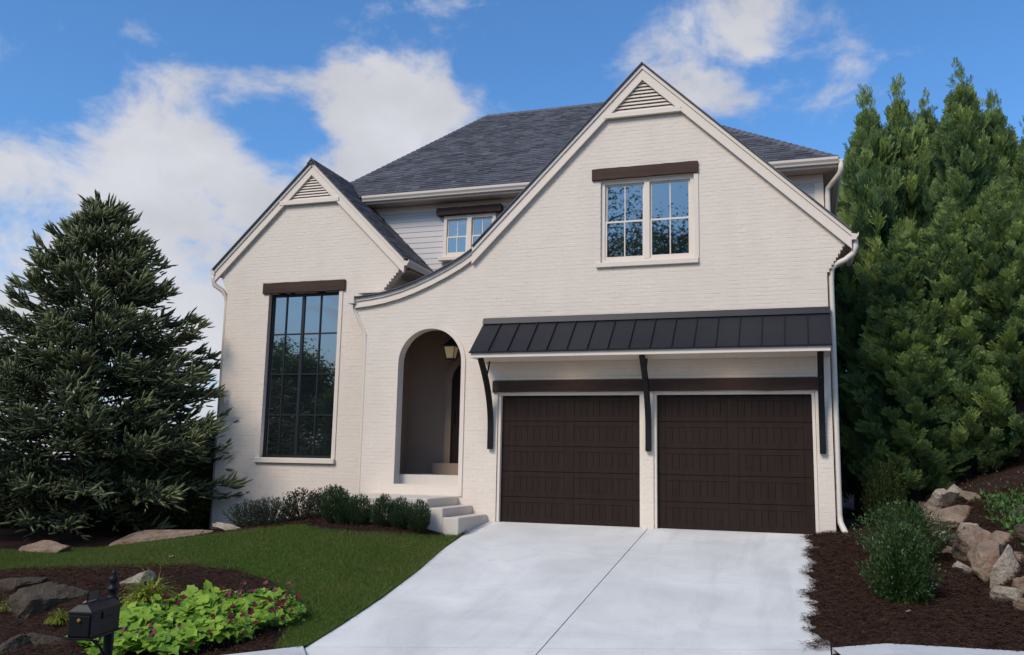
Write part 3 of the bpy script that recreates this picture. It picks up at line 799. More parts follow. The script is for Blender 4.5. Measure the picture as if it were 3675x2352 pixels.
build_garage()

def build_awning():
    xa, xb = -3.25, 3.225; yt, zt, yb, zb = -.015, 3.905, -.80, 3.215
    m = MB(); m.box(xa,xb,yb,yb+.03,3.10,3.20); m.box(xa,xb,yb+.03,-.004,3.10,3.125)
    for x in (xa, xb-.02): m.add([(x,yb+.03,3.126),(x+.02,yb+.03,3.126),(x+.02,-.004,3.126),(x,-.004,3.126),(x,yb+.03,3.20),(x+.02,yb+.03,3.20),(x+.02,-.004,3.87),(x,-.004,3.87)],
                          [(3,2,1,0),(4,5,6,7),(0,1,5,4),(1,2,6,5),(2,3,7,6),(3,0,4,7)])
    a = ob('awning', m.mesh('awning', .003), 'trim', HOUSE)
    n = 17; pw = (xb-xa+.06)/n; s = Vector((0, yb-.02-yt, zb-.012-zt)); sl = s.length; s.normalize(); nn = Vector((0,-s.z,s.y)); nn = -nn if nn.z < 0 else nn
    m = MB(); P = Vector((0,yt,zt)); Q = P + s*sl
    m.add([P, P+Vector((pw-.002,0,0)), Q+Vector((pw-.002,0,0)), Q, P-nn*.012, P-nn*.012+Vector((pw-.002,0,0)), Q-nn*.012+Vector((pw-.002,0,0)), Q-nn*.012],
          [(0,1,2,3),(7,6,5,4),(0,4,5,1),(1,5,6,2),(2,6,7,3),(3,7,4,0)])
    pm = m.mesh('metal_panel'); pm.materials.append(MT['awning'])
    m = MB(); h = .030
    m.add([P+Vector((-.007,0,0))+nn*.001,P+Vector((.007,0,0))+nn*.001,Q+Vector((.007,0,0))+nn*.001,Q+Vector((-.007,0,0))+nn*.001,P+Vector((-.006,0,0))+nn*h,P+Vector((.006,0,0))+nn*h,Q+Vector((.006,0,0))+nn*h,Q+Vector((-.006,0,0))+nn*h],
          [(4,5,6,7),(0,1,5,4),(1,2,6,5),(2,3,7,6),(3,0,4,7)])
    smesh = m.mesh('seam'); smesh.materials.append(MT['black'])
    for i in range(n):
        ob('metal_panel', pm, None, a, (xa-.03+i*pw, 0, 0))
        if i: ob('seam', smesh, None, a, (xa-.03+i*pw, 0, 0))
    m = MB(); m.add([(xa-.04,-.004,3.995),(xb+.04,-.004,3.995),(xb+.04,-.045,3.985),(xa-.04,-.045,3.985),(xa-.04,-.10,3.862),(xb+.04,-.10,3.862),(xa-.04,-.004,3.90),(xb+.04,-.004,3.90)],
                    [(0,1,2,3),(3,2,5,4),(0,3,4,6),(1,7,5,2),(4,5,7,6)])
    ob('cap_flashing', m, 'awning', a)
    bx('drip_edge', 'black', a, xa-.03, xb+.03, -.845, -.806, 3.185, 3.212, bev=.003)
    for x in (-1.42, 1.60):
        m = MB(); m.lathe([(.075,0),(.08,-.006),(.055,-.014),(.02,-.014)], (x,-.55,3.098), 18); rl = ob('recessed_light', m, 'lamp', a)
        ld = bpy.data.lights.new('soffit_fill', 'SPOT'); ld.energy = 9; ld.color = (1, .72, .45); ld.spot_size = R(172); ld.spot_blend = 1.0; ld.shadow_soft_size = .06  # light added to brighten the brick strip below; the fixtures are real
        lo = bpy.data.objects.new('soffit_fill', ld); COL.objects.link(lo); lo.parent = rl; lo.location = (x, -.55, 3.07)
    def bpath(z): return -.055 - .66 * max(0, (z-1.75)/1.34)**2.1
    for x in (-3.08, .02, 3.06):
        m = MB(); zs = np.linspace(1.39, 3.09, 18); w = .052
        vs = []; fs = []
        for i, z in enumerate(zs):
            y = bpath(z); d = .075
            sl_ = (bpath(min(3.09,z+.02)) - bpath(z-.02)) / .04; t = Vector((0,sl_,1)).normalized(); q = Vector((0,-t.z,t.y))
            c = Vector((x,y,z)); vs += [c+q*(d/2)+Vector((-w,0,0)), c+q*(d/2)+Vector((w,0,0)), c-q*(d/2)+Vector((w,0,0)), c-q*(d/2)+Vector((-w,0,0))]
        for i in range(len(zs)-1):
            p = 4*i
            for k in range(4): k2 = (k+1) % 4; fs.append((p+k,p+k2,p+4+k2,p+4+k))
        fs += [(3,2,1,0),(4*len(zs)-4,4*len(zs)-3,4*len(zs)-2,4*len(zs)-1)]
        m.add(vs, fs); b = ob('bracket', m.mesh('bracket', .006), 'black', a)
        m = MB(); m.tube([(x,-.44,2.66),(x,-.30,2.86),(x,-.20,3.09)], [.018]*3, 6); ob('brace', m, 'black', b)
build_awning()

def build_entry():
    # front door at the back of the porch
    cx, r, zs, zb = -4.06, .50, 2.88, 1.10
    o = arch_loop(cx, r+.14, zs, zb, 24); i = arch_loop(cx, r, zs, zb + .0, 24)
    top = [(x, z) for x, z in o[2:]]; inn = [(x, z) for x, z in i[2:]]
    m = MB(); m.strip([(cx+r+.14,zb)] + top + [(cx-r-.14,zb)], [(cx+r,zb)] + inn + [(cx-r,zb)], 1.50, 1.598)
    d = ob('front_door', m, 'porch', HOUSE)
    me = fillmesh('door_leaf', [i], 1.555, 1.595); ob('door_leaf', me, 'door', d)
    bx('door_pane', 'glass', d, cx-.30, cx+.30, 1.545, 1.553, 1.75, 2.95, bev=0)
    m = MB(); m.tube([(cx-.43,1.55,1.98),(cx-.43,1.49,1.98),(cx-.43,1.49,2.22),(cx-.43,1.55,2.22)], [.012]*4, 6); ob('door_handle', m, 'black', d)
    # arch casing on the wall face
    m = MB(); pts = [(-4.45+.70*math.cos(t), 3.12+.70*math.sin(t)) for t in np.linspace(0, 1.25, 12)]
    out_ = [(-4.45+.785*math.cos(t), 3.12+.785*math.sin(t)) for t in np.linspace(0, 1.25, 12)]
    m.strip([(-3.665,.462)] + out_, [(-3.748,.462)] + pts, -.024, .002); ob('arch_casing', m, 'paint', HOUSE)
    s = empty('front_steps'); s.parent = HOUSE
    bx('step', 'step', s, -5.75, -3.74, -1.50, -.003, -.3, .46, bev=.012)
    bx('step', 'step', s, -3.739, -3.44, -1.50, -.003, -.3, .30, bev=.012)
    bx('step', 'step', s, -3.439, -3.13, -1.50, -.003, -.3, .14, bev=.012)
build_entry()

def build_lantern():
    L_ = empty('porch_lantern', (-4.31, .8, 3.27)); L_.scale = (.86, .86, .98); tag(L_, 'bronze hanging lantern glowing amber inside the arched porch', 'lantern')
    def ring(z, h): return [(-h,-h,z),(h,-h,z),(h,h,z),(-h,h,z)]
    m = MB(); m.add(ring(.03,.085)+ring(.27,.135), [(3,2,1,0),(4,5,6,7),(0,1,5,4),(1,2,6,5),(2,3,7,6),(3,0,4,7)]); ob('glass', m, 'lamp', L_)
    m = MB()
    for sx in (-1,1):
        for sy in (-1,1): m.tube([(sx*.088,sy*.088,.02),(sx*.14,sy*.14,.28)], [.009,.009], 4)
    m.box(-.10,.10,-.10,.10,0,.028); ob('frame', m, 'bronze', L_)
    m = MB(); m.add(ring(.275,.165)+ring(.30,.165)+ring(.40,.06)+ring(.44,.05), [(3,2,1,0),(12,13,14,15)] + [(o+k,o+(k+1)%4,o+4+(k+1)%4,o+4+k) for o in (0,4,8) for k in range(4)]); ob('cap', m, 'bronze', L_)
    m = MB(); m.tube([(0,0,.43),(0,0,.85)], [.012,.012], 6); m.lathe([(.06,.82),(.06,.85)], (0,0,0), 12); ob('hanging_rod', m, 'bronze', L_)
build_lantern()
# ------------------------------------------------------------------ planting
def interp_xy(pts, x): return np.interp(x, [p[0] for p in pts], [p[1] for p in pts])
# lawn: top and bottom edge as functions of x
LT = [(-16,-2.6),(-11.4,-3.2),(-10.6,-2.75),(-9.67,-2.3),(-8.06,-2.65),(-7.5,-2.5),(-6.7,-2.35),(-5.9,-2.25),(-5.4,-2.48),(-4.6,-2.50),(-3.99,-2.35),(-3.55,-1.95),(-3.3,-1.6),(-3.13,-1.10),(-3.0,-2.48),(-2.78,-3.93),(-2.62,-5.47),(-2.55,-6.7),(-2.53,-7.5)]
LB = [(-16,-6.3),(-11,-5.6),(-9.54,-5.2),(-8,-5.42),(-7,-5.22),(-6,-5.08),(-5.24,-5.05),(-4.43,-5.28),(-3.73,-5.85),(-3.31,-6.52),(-2.96,-7.28),(-2.8,-7.72),(-2.53,-7.62)]
def lawn_z(x, y): return G(x, y) + .022
def build_lawn():
    xs = np.unique(np.concatenate([np.arange(-16, -2.53, .12), [p[0] for p in LT], [p[0] for p in LB], np.arange(-3.2,-2.53,.02)])); nv = 34
    T = interp_xy(LT, xs) + np.sin(xs*9)*.02; B = interp_xy(LB, xs) + np.sin(xs*7+1)*.03; B = np.minimum(B, T - .005)
    v = np.linspace(0, 1, nv)
    X = np.repeat(xs[:, None], nv, 1); Y = T[:, None]*(1-v) + B[:, None]*v; Z = lawn_z(X, Y)
    Z[:, 0] -= .03; Z[:, -1] -= .03
    idx = np.arange(X.size).reshape(X.shape)
    F = np.stack([idx[:-1,:-1], idx[:-1,1:], idx[1:,1:], idx[1:,:-1]], -1).reshape(-1, 4)[:, ::-1]
    tag(ob('lawn', mesh_np('lawn', np.stack([X,Y,Z],-1).reshape(-1,3), F, smooth=True), 'turf'), 'mown green lawn sloping between house, driveway and planting bed', 'lawn', kind='structure')
    n = 230000
    x = RNG.uniform(-13.5, -2.53, n*2); y = RNG.uniform(-7.7, -1.0, n*2)
    j = RNG.normal(0, .025, n*2)
    k = (y < interp_xy(LT, x) + j) & (y > interp_xy(LB, x) + j); x, y = x[k][:n], y[k][:n]; n = len(x)
    edge = np.minimum(interp_xy(LT, x) - y, y - interp_xy(LB, x)) < .10
    h = RNG.uniform(.022, .046, n) * np.where(edge, 1.35, 1) ; w = RNG.uniform(.003, .0055, n)
    a = RNG.uniform(0, 2*np.pi, n); lean = RNG.normal(0, .45, (n, 2))
    base = np.stack([x, y, lawn_z(x, y) - .004], -1)
    dx = np.stack([np.cos(a)*w, np.sin(a)*w, np.zeros(n)], -1); tip = base + np.stack([lean[:,0]*h, lean[:,1]*h, h], -1)
    V = np.stack([base-dx, base+dx, tip], 1).reshape(-1, 3)
    tint = np.clip(RNG.normal(.4, .28, n), 0, 1)
    tag(ob('grass', mesh_np('grass', V, np.arange(3*n).reshape(-1,3), tint), 'grass'), 'short green grass blades covering the lawn', 'grass', kind='stuff')
build_lawn()

def edge_wob(y): return 2.80 + .05*np.sin(y*5.1) + .04*np.sin(y*11.7+1) + .03*np.sin(y*23)
def straw(name, label, n, xr, yr, keep, lift=.0):
    x = RNG.uniform(*xr, n); y = RNG.uniform(*yr, n); k = keep(x, y); x, y = x[k], y[k]; n = len(x)
    L_ = RNG.uniform(.05, .15, n); a = RNG.uniform(0, 2*np.pi, n); w = RNG.uniform(.0016, .0035, n)
    z = np.where((x > -3.2) & (x < 3.4) & (y > kerb_y(x)-.7) & (y < 0), .125*np.minimum(y,0)+.006+.05*np.clip((x-edge_wob(y))*3,0,1)*(x>0), G(x, y)) + RNG.uniform(.0, .035, n) + lift
    c = np.stack([x, y, z], -1); d = np.stack([np.cos(a), np.sin(a), RNG.normal(0, .22, n)], -1) * L_[:, None]/2
    s = np.stack([-np.sin(a)*w, np.cos(a)*w, w*.6], -1)
    b = np.stack([np.zeros(n), np.zeros(n), RNG.uniform(.004, .02, n)], -1)
    V = np.stack([c-d, c+b-s, c+d, c+b+s], 1).reshape(-1, 3)
    F = np.arange(4*n).reshape(-1, 4)
    return tag(ob(name, mesh_np(name, V, F, np.clip(RNG.beta(1.6, 3, n), 0, 1)), 'straw'), label, 'pine straw', kind='stuff')
def edge_wob(y): return 2.80 + .05*np.sin(y*5.1) + .04*np.sin(y*11.7+1) + .03*np.sin(y*23)
straw('pine_straw', 'reddish brown pine straw spread on the bed right of the driveway', 125000, (2.6, 7.2), (-6.7, 2.0),
      lambda x, y: (x > edge_wob(y) + np.abs(RNG.normal(0, .05, len(x))) * -1) & (y > kerb_y(x) - .03) & ((y < -.03) | (x > 3.36)) & (RNG.random(len(x)) < np.where(x > 5.6, .45, 1)))
straw('pine_straw', 'dark pine straw covering the curved bed around the mailbox', 110000, (-11.5, -2.7), (-10.6, -4.9),
      lambda x, y: (y < interp_xy(LB, x) - .02) & (y > kerb_y(x) + .02))
straw('pine_straw', 'pine straw under the shrubs along the house wall', 45000, (-9.8, -3.1), (-2.75, .55),
      lambda x, y: (y > interp_xy(LT, x) + .02) & ~((x > -5.75) & (y > -1.5)) & ((y < .58)) & ((x < -5.9) | (y < 0)))

def build_mulch_edge():
    ys = np.arange(-6.35, .0, .04); us = np.linspace(0, 1, 10); V = []
    for y in ys:
        x0 = float(edge_wob(y)) + .02
        if y < -5.75: x0 += (-5.75 - y) * .75
        for u in us:
            x = x0 + (3.55 - x0) * u; b = .125 * min(y, 0)
            V.append((x, y, b + .004 + .05 * math.sin(min(1, u * 2.2) * math.pi / 2) + .012 * math.sin(x * 31 + y * 17) * min(1, u * 4)))
    n = len(us); idx = np.arange(len(V)).reshape(len(ys), n)
    F = np.stack([idx[:-1,:-1], idx[:-1,1:], idx[1:,1:], idx[1:,:-1]], -1).reshape(-1, 4)
    tag(ob('mulch_bed', mesh_np('mulch_bed', np.array(V), F, smooth=True), 'soil'), 'ragged edge of brown mulch spilling onto the driveway', 'mulch', kind='structure')
build_mulch_edge()
# fallen leaves
def fallen(spots):
    m = MB(); m.add([(0,-.05,.004),(.035,-.012,.012),(.022,.03,.018),(0,.055,.008),(-.025,.026,.02),(-.036,-.014,.01),(0,0,.006)], [(6,0,1),(6,1,2),(6,2,3),(6,3,4),(6,4,5),(6,5,0)])
    me = m.mesh('fallen_leaf'); a = me.attributes.new('tint','FLOAT','FACE'); a.data.foreach_set('value', [.7]*6); me.materials.append(MT['leaflitter'])
    for x, y, s, lab in spots:
        o = ob('fallen_leaf', me, None, None, (x, y, g1(x, y) + .045)); o.rotation_euler = (random.uniform(-.3,.3), random.uniform(-.3,.3), random.uniform(0,6)); o.scale = (s,)*3
        tag(o, lab, 'leaf', 'fallen leaves')
fallen([(3.72,-4.75,1.3,'tan fallen leaf on the pine straw below the round green shrub'),(3.86,-4.9,.7,'small yellowish fallen leaf on the straw below the round shrub'),
        (-4.2,-5.62,1.5,'pinkish dry leaf lying near the curved grass edge of the mulch bed'),(-3.95,-6.1,1.0,'small dry leaf on mulch between vine patch and lawn edge'),
        (-6.6,-4.75,1.2,'curled brown leaf lying on the grass above the mailbox bed')])

# ---- boulders
def boulder(loc, s, mat, label, seed, rz=0, sink=.25):
    rs = np.random.default_rng(seed); bm = bmesh.new(); bmesh.ops.create_icosphere(bm, subdivisions=4, radius=1)
    planes = norm(rs.normal(0, 1, (15, 3))); offs = rs.uniform(.46, .88, 15)
    fr = rs.normal(0, 2.4, (6, 3)); ph = rs.uniform(0, 6, 6)
    for v in bm.verts:
        p = np.array(v.co); d = p @ planes.T
        for k in range(15):
            if d[k] > offs[k]: p = p - planes[k] * (d[k] - offs[k]) * .97
            d = p @ planes.T
        nz = np.sin(fr @ p * 1.6 + ph).sum() * .02 + np.sin(fr @ p * 4.5 + ph*2).sum() * .012 - abs(np.sin(fr[0] @ p * 2.2 + ph[0])) * .05 + abs(np.sin(fr[1] @ p * 5 + ph[1])) * .03
        v.co = p * (1 + nz)
    me = bpy.data.meshes.new('boulder'); bm.to_mesh(me); bm.free()
    me.transform(Matrix.Diagonal((*s, 1))); o = ob('boulder', me, mat, None, (loc[0], loc[1], (g1(*loc[:2]) if len(loc) < 3 else loc[2]) + s[2]*(1-sink*2)*.6)); o.rotation_euler = (rs.normal(0,.12), rs.normal(0,.12), rz)
    return tag(o, label, 'boulder', 'boulders edging the planting beds')
boulder((5.18,2.55,.36), (.48,.40,.34), 'rock2', 'pale angular boulder, uppermost of the row along the right bank', 1, .3)
boulder((5.10,.35,.20), (.60,.46,.36), 'rock', 'broad flat-topped tan boulder behind the round green shrub', 2, .5)
boulder((5.25,-.55,.12), (.40,.30,.20), 'rock2', 'smooth pale grey boulder between tan slab and upright stones', 3, .2)
boulder((4.98,-.85,-.06), (.26,.24,.22), 'rock3', 'small shadowed boulder tucked under the pale grey one', 4)
boulder((5.06,-1.85,-.10), (.32,.36,.38), 'rock', 'leaning brown boulder with orange streaks at the bank foot', 5, .9)
boulder((5.40,-2.15,.02), (.36,.32,.30), 'rock', 'rust brown rounded boulder set back in the green ground cover', 6, .2)
boulder((5.05,-3.05,-.26), (.33,.30,.38), 'rock', 'blocky boulder with a dark hollow beneath it', 7, 1.4)
boulder((5.18,-3.5,-.34), (.28,.24,.52), 'rock2', 'tall upright greyish pinnacle boulder', 8, .4)
boulder((5.40,-3.2,-.10), (.26,.24,.26), 'rock', 'ochre boulder beside the tall upright stone', 9, .8)
boulder((5.10,-3.98,-.44), (.24,.20,.17), 'rock2', 'low rounded cream boulder at the foot of the upright stone', 10)
boulder((5.27,-3.95,-.40), (.22,.22,.28), 'rock', 'bright orange brown boulder at the end of the rock row', 11, 2.)
boulder((4.65,4.2,.0), (.42,.3,.16), 'rock2', 'flat pale stone in the shade near the downspout', 12)
boulder((-10.75,-3.05), (.85,.34,.20), 'rock', 'long low pinkish rock lying at the far end of the lawn', 13, -.25, .35)
boulder((-9.15,-2.05), (1.15,.36,.26), 'rock', 'long brown ledge rock under the spruce at the lawn edge', 14, .32, .3)
boulder((-7.75,-1.55), (.50,.22,.10), 'rock2', 'flat grey stone at the corner of the house wall', 15, .2, .3)
boulder((-6.55,-6.95,-.98), (.62,.52,.42), 'rock3', 'large mossy dark boulder in the mulch left of the mailbox', 16, .4, .2)
boulder((-7.75,-6.7,-.95), (.75,.5,.36), 'rock3', 'broad dark boulder beside the large mossy one', 17, .1, .2)
boulder((-5.75,-7.05,-.92), (.30,.26,.24), 'rock', 'rusty orange boulder just behind the mailbox', 18, .4, .2)
boulder((-5.25,-8.15,-1.12), (.55,.34,.20), 'rock3', 'low flat boulder under the mailbox at the bed edge', 19, .3, .2)
boulder((-6.05,-8.1,-1.3), (.42,.3,.22), 'rock3', 'dark low boulder with moss beside the small lime tuft', 20, .9, .2)
boulder((-6.05,-6.05), (.26,.2,.16), 'rock2', 'small pale stone half hidden behind the mailbox finial', 21, .9, .3)

for i in range(12):
    y = [3.6,3.1,1.7,1.1,-.2,-1.2,-1.45,-2.5,-2.75,-4.3,-4.45,1.9][i]; x = float(np.interp(y,BKY,BKX)) + [.25,.75,-.12,.55,-.2,.75,-.3,-.25,.6,-.05,.45,.4][i]; r = [.2,.16,.16,.2,.14,.18,.13,.15,.2,.13,.15,.22][i]
    lab = ['small stone behind the uppermost pale boulder','stone half sunk in litter above the uppermost boulder','pebble-sized stone at the foot of the uppermost boulder','stone wedged above the broad tan boulder','little stone below the broad tan boulder','small stone in the ground cover beside the pale grey boulder',
           'small stone below the leaning brown boulder','stone squeezed in front of the blocky boulder','stone in the ground cover behind the blocky boulder','small stone past the low cream boulder','last small stone by the kerb end of the rock row','stone between the two largest pale boulders'][i]
    boulder((x, y), (r*1.25, r, r*.8), ('rock','rock2','rock3')[i % 3], lab, 40+i, i*.7, .2)
# ---- leafy shrubs
LEAF = (np.array([(0,0,0),(.5,.35,.12),(0,1,0),(-.5,.35,.12)], float) * np.array([.5,1,1]), np.array([(0,1,2),(0,2,3)]))
def twig_shrub(n_twig, rx, ry, h, leaf, per, mat, upright=.5, base=.15, rough=.18, low=.25, wide=.5):
    """twigs from the base to the crown surface with leaves along their outer part"""
    a = RNG.uniform(0, 2*np.pi, n_twig); t = RNG.uniform(-low, 1, n_twig); t = np.sign(t)*np.abs(t)**.8
    rr = np.sqrt(np.clip(1 - np.clip(t, 0, 1)**2.4, 0, 1)) * (1 - .35*np.clip(-t, 0, 1)/max(low,.01)) ; lump = 1 + rough*(np.sin(a*3+1.3)*np.sin(t*5+a)) + RNG.normal(0, rough*.5, n_twig)
    end = np.stack([rx*rr*np.cos(a)*lump, ry*rr*np.sin(a)*lump, h*(.38 + .62*t)*(.9+.1*lump)], -1); end[:, 2] = np.maximum(end[:, 2], .04*h)
    st = np.stack([end[:,0]*base, end[:,1]*base, np.zeros(n_twig)], -1)
    s = RNG.beta(2.6, 1.1, (n_twig, per)); s[:, 0] = 1
    P = st[:, None]*(1-s[..., None]) + end[:, None]*s[..., None]
    P[..., 2] -= .10*h*(s*(1-s))*(1-upright)
    P = P.reshape(-1, 3) + RNG.normal(0, leaf*.35, (n_twig*per, 3))
    out = norm(end - np.array([0,0,h*.25])); D = np.repeat(out, per, 0) + RNG.normal(0, wide, (n_twig*per, 3)) + np.array([0,0,upright])
    sc = leaf * RNG.uniform(.65, 1.25, len(P)); sc = np.stack([sc*.9, sc, sc], -1)
    rot = frames(D, RNG.uniform(0, 6.3, len(P)))[:, :, [0, 2, 1]]; rot[:, :, 2] *= -1
    tint = np.clip(RNG.normal(.38, .22, len(P)) + .25*(s.reshape(-1) > .93), 0, 1)
    V, F, T = scatter(LEAF[0], LEAF[1], P, rot, sc, tint)
    crown = mesh_np('foliage', V, F, T)
    m = MB()
    for i in RNG.choice(n_twig, min(n_twig, 46), False):
        mid = st[i]*.5 + end[i]*.5 + np.array([0,0,-.05*h]); m.tube([st[i]-np.array([0,0,.05]), mid, end[i]*.97], [.007*max(h,.5), .005*max(h,.5), .002], 3)
    return crown, m.mesh('stems'), mat
def place_shrub(name, data, loc, label, cat, group=None, s=1., rz=None):
    e = empty(name, loc); e.scale = (s,)*3 if np.isscalar(s) else s; e.rotation_euler = (0, 0, random.uniform(0, 6) if rz is None else rz); tag(e, label, cat, group)
    ob('foliage', data[0], data[2], e); ob('stems', data[1], 'stem', e); return e
nan_ = [twig_shrub(170, .44, .38, .62, .052, 16, 'shrubB', .3, .2, .3, .2, .6) for _ in range(2)]
for i, (x, y, s, lab) in enumerate([(-7.62,-1.30,.86,'loose feathery shrub nearest the left corner of the house'),(-7.10,-1.36,.88,'feathery shrub second from the house corner, touching its neighbours'),
    (-6.48,-1.20,.98,'feathery shrub below the sill of the tall window'),(-5.92,-1.15,.96,'feathery shrub next to the tallest clipped boxwood')]):
    place_shrub('nandina_shrub', nan_[i % 2], (x, y, g1(x, y)-.02), lab, 'shrub', 'feathery shrubs along the wall', s)
box_ = [twig_shrub(300, .25, .25, .62, .034, 20, 'shrubA', 1.0, .45, .14, .35, .35) for _ in range(2)]
for i, (x, y, s, lab) in enumerate([(-5.46,-1.78,(1.0,1.0,1.12),'tallest dark boxwood beside the white downspout'),(-5.22,-1.82,(.85,.85,.92),'boxwood crowding against the tallest one by the downspout'),
    (-4.92,-1.82,(.85,.85,.92),'boxwood in the middle of the porch row, gap to its right'),(-4.45,-1.80,(.88,.88,.94),'boxwood after the gap, left of the last two'),
    (-4.12,-1.82,(.82,.82,.90),'second boxwood from the porch steps'),(-3.78,-1.80,(.85,.85,.92),'last boxwood right beside the porch steps')]):
    place_shrub('boxwood', box_[i % 2], (x, y, g1(x, y)-.02), lab, 'shrub', 'boxwoods in front of the porch', s)
hol = twig_shrub(560, .50, .46, 1.06, .055, 24, 'shrubC', .55, .12, .40, .55, .6)
place_shrub('holly_shrub', hol, (3.86,-4.25,g1(3.86,-4.25)-.03), 'round glossy green shrub standing in the right pine straw bed', 'shrub', s=(.74,.72,.90))
hol2 = twig_shrub(420, .60, .5, .95, .05, 22, 'shrubC', .55, .12, .40, .5, .6)
place_shrub('holly_shrub', hol2, (4.12,-2.0,g1(4.12,-2.0)-.03), 'greyer green shrub just behind the round glossy one', 'shrub', s=(.86,.80,.92))
dk = twig_shrub(420, .5, .5, 1.3, .05, 22, 'hedge', .8, .2, .2, .4, .5)
place_shrub('dark_shrub', dk, (4.10,1.35,g1(4.1,1.35)-.03), 'tall dark shrub in shade beside the house corner', 'shrub', s=(.75,.75,.95))
hd = [twig_shrub(620, 1.15, 1.0, 1.7, .085, 24, 'hedge', .5, .2, .25, .4, .7) for _ in range(2)]
for i, (x, y, s, lab) in enumerate([(-10.75,.25,.85,'low dark broadleaf bush in front of the house corner'),(-11.3,.9,1.0,'dark broadleaf bush touching the left corner of the house'),(-12.8,.6,.95,'dark broadleaf bush behind the spruce trunk, right side'),(-14.5,.8,1.0,'dark broadleaf bush behind the spruce trunk, left side'),
    (-16.3,.9,1.05,'dark broadleaf bush at the far end of the hedge'),(-11.9,3.6,1.5,'large dark bush deep in the shade behind the hedge by the house'),(-14.8,4.0,1.6,'large dark bush deep in the shade behind the spruce')]):
    place_shrub('hedge_bush', hd[i % 2], (x, y, g1(x, y)-.05), lab, 'shrub', 'dark bushes behind the spruce', s)

# ---- lime vine patch, petunias, golden cypress
def leaf_lobed():
    pts = [(0,0),(.16,-.12),(.42,-.10),(.50,.14),(.36,.36),(.44,.52),(.20,.66),(0,1.0),(-.20,.66),(-.44,.52),(-.36,.36),(-.50,.14),(-.42,-.10),(-.16,-.12)]
    V = [(x, y, .16*abs(x) - .30*(y-.4)**2 + .05*math.sin(x*9)) for x, y in pts] + [(0,.35,-.03)]
    c = len(pts); F = [(c, i, (i+1) % c) for i in range(c)]
    return np.array(V), np.array(F)
VP = [(-4.95,-8.30),(-5.05,-7.4),(-4.75,-6.75),(-4.35,-6.35),(-3.75,-6.15),(-3.25,-6.38),(-3.05,-6.75),(-3.22,-7.15),(-3.25,-7.65),(-3.55,-8.15),(-4.2,-8.5)]
def in_poly(x, y, P):
    r = np.zeros(len(x), bool)
    for (ax, ay), (bx_, by) in zip(P, P[1:] + P[:1]):
        c = ((ay > y) != (by > y)) & (x < (bx_-ax)*(y-ay)/(by-ay+1e-12) + ax); r ^= c
    return r
def build_vine():
    e = empty('sweet_potato_vine', (-4.1,-7.3,g1(-4.1,-7.3))); tag(e, 'spreading mound of lime green lobed leaves beside the mailbox', 'vine'); O = np.array(e.location)
    n = 5200; x = RNG.uniform(-5.1,-3.0,n); y = RNG.uniform(-8.55,-6.1,n)
    k = in_poly(x, y, VP); x, y = x[k], y[k]
    cx = (x+4.1)/1.0; cy = (y+7.3)/1.15; dome = np.clip(1 - (cx**2+cy**2)*.55, 0, 1)
    pk = RNG.random(len(x)) < .30 + .25*np.sin(x*5+y*3)**2; x, y, dome = x[pk], y[pk], dome[pk]
    z = G(x, y) + .07 + dome*(.14 + .10*np.sin(x*6+1)*np.sin(y*5)) + RNG.uniform(-.09, .05, len(x)) ; n = len(x)
    z = np.maximum(z, G(x, y) + .03)
    tv, tf = leaf_lobed(); P = np.stack([x, y, z], -1) - O
    up_ = norm(np.stack([RNG.normal(.08,.35,n), RNG.normal(-.38,.35,n), np.ones(n)], -1))
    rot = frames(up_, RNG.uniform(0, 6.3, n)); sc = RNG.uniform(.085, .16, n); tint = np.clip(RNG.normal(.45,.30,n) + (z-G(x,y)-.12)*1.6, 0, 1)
    dist = np.linalg.norm(P + O - CAM, axis=1) - (z-G(x,y))*6 - sc*10; order = np.argsort(dist); near = order[:300]; rest = order[300:]
    lib = []
    for t in (.1,.35,.6,.85):
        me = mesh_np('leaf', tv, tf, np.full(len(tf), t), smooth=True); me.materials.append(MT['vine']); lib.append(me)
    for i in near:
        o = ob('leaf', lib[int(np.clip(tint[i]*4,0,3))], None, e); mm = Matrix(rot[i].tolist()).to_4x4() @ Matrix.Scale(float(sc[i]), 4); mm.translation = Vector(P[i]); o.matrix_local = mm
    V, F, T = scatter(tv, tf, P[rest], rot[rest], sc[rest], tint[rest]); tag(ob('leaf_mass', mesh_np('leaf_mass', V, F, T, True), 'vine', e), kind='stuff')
    m = MB()
    for i in order[::6][:160]:
        p = P[i]; b = np.array([p[0]+random.gauss(0,.1), p[1]+random.gauss(0,.1), g1(p[0]+O[0], p[1]+O[1]) - O[2]]); m.tube([b, (p+b)/2+np.array([0,0,.03]), p], [.004,.003,.002], 3)
    m.tube([np.array((-3.62,-6.3,g1(-3.62,-6.3)+.15))-O, np.array((-3.50,-6.2,g1(-3.5,-6.2)+.33))-O, np.array((-3.42,-6.16,g1(-3.4,-6.2)+.40))-O, np.array((-3.36,-6.2,g1(-3.4,-6.2)+.42))-O], [.004,.004,.003,.002], 4)
    tag(ob('runners', m, 'stem', e), kind='stuff')
build_vine()
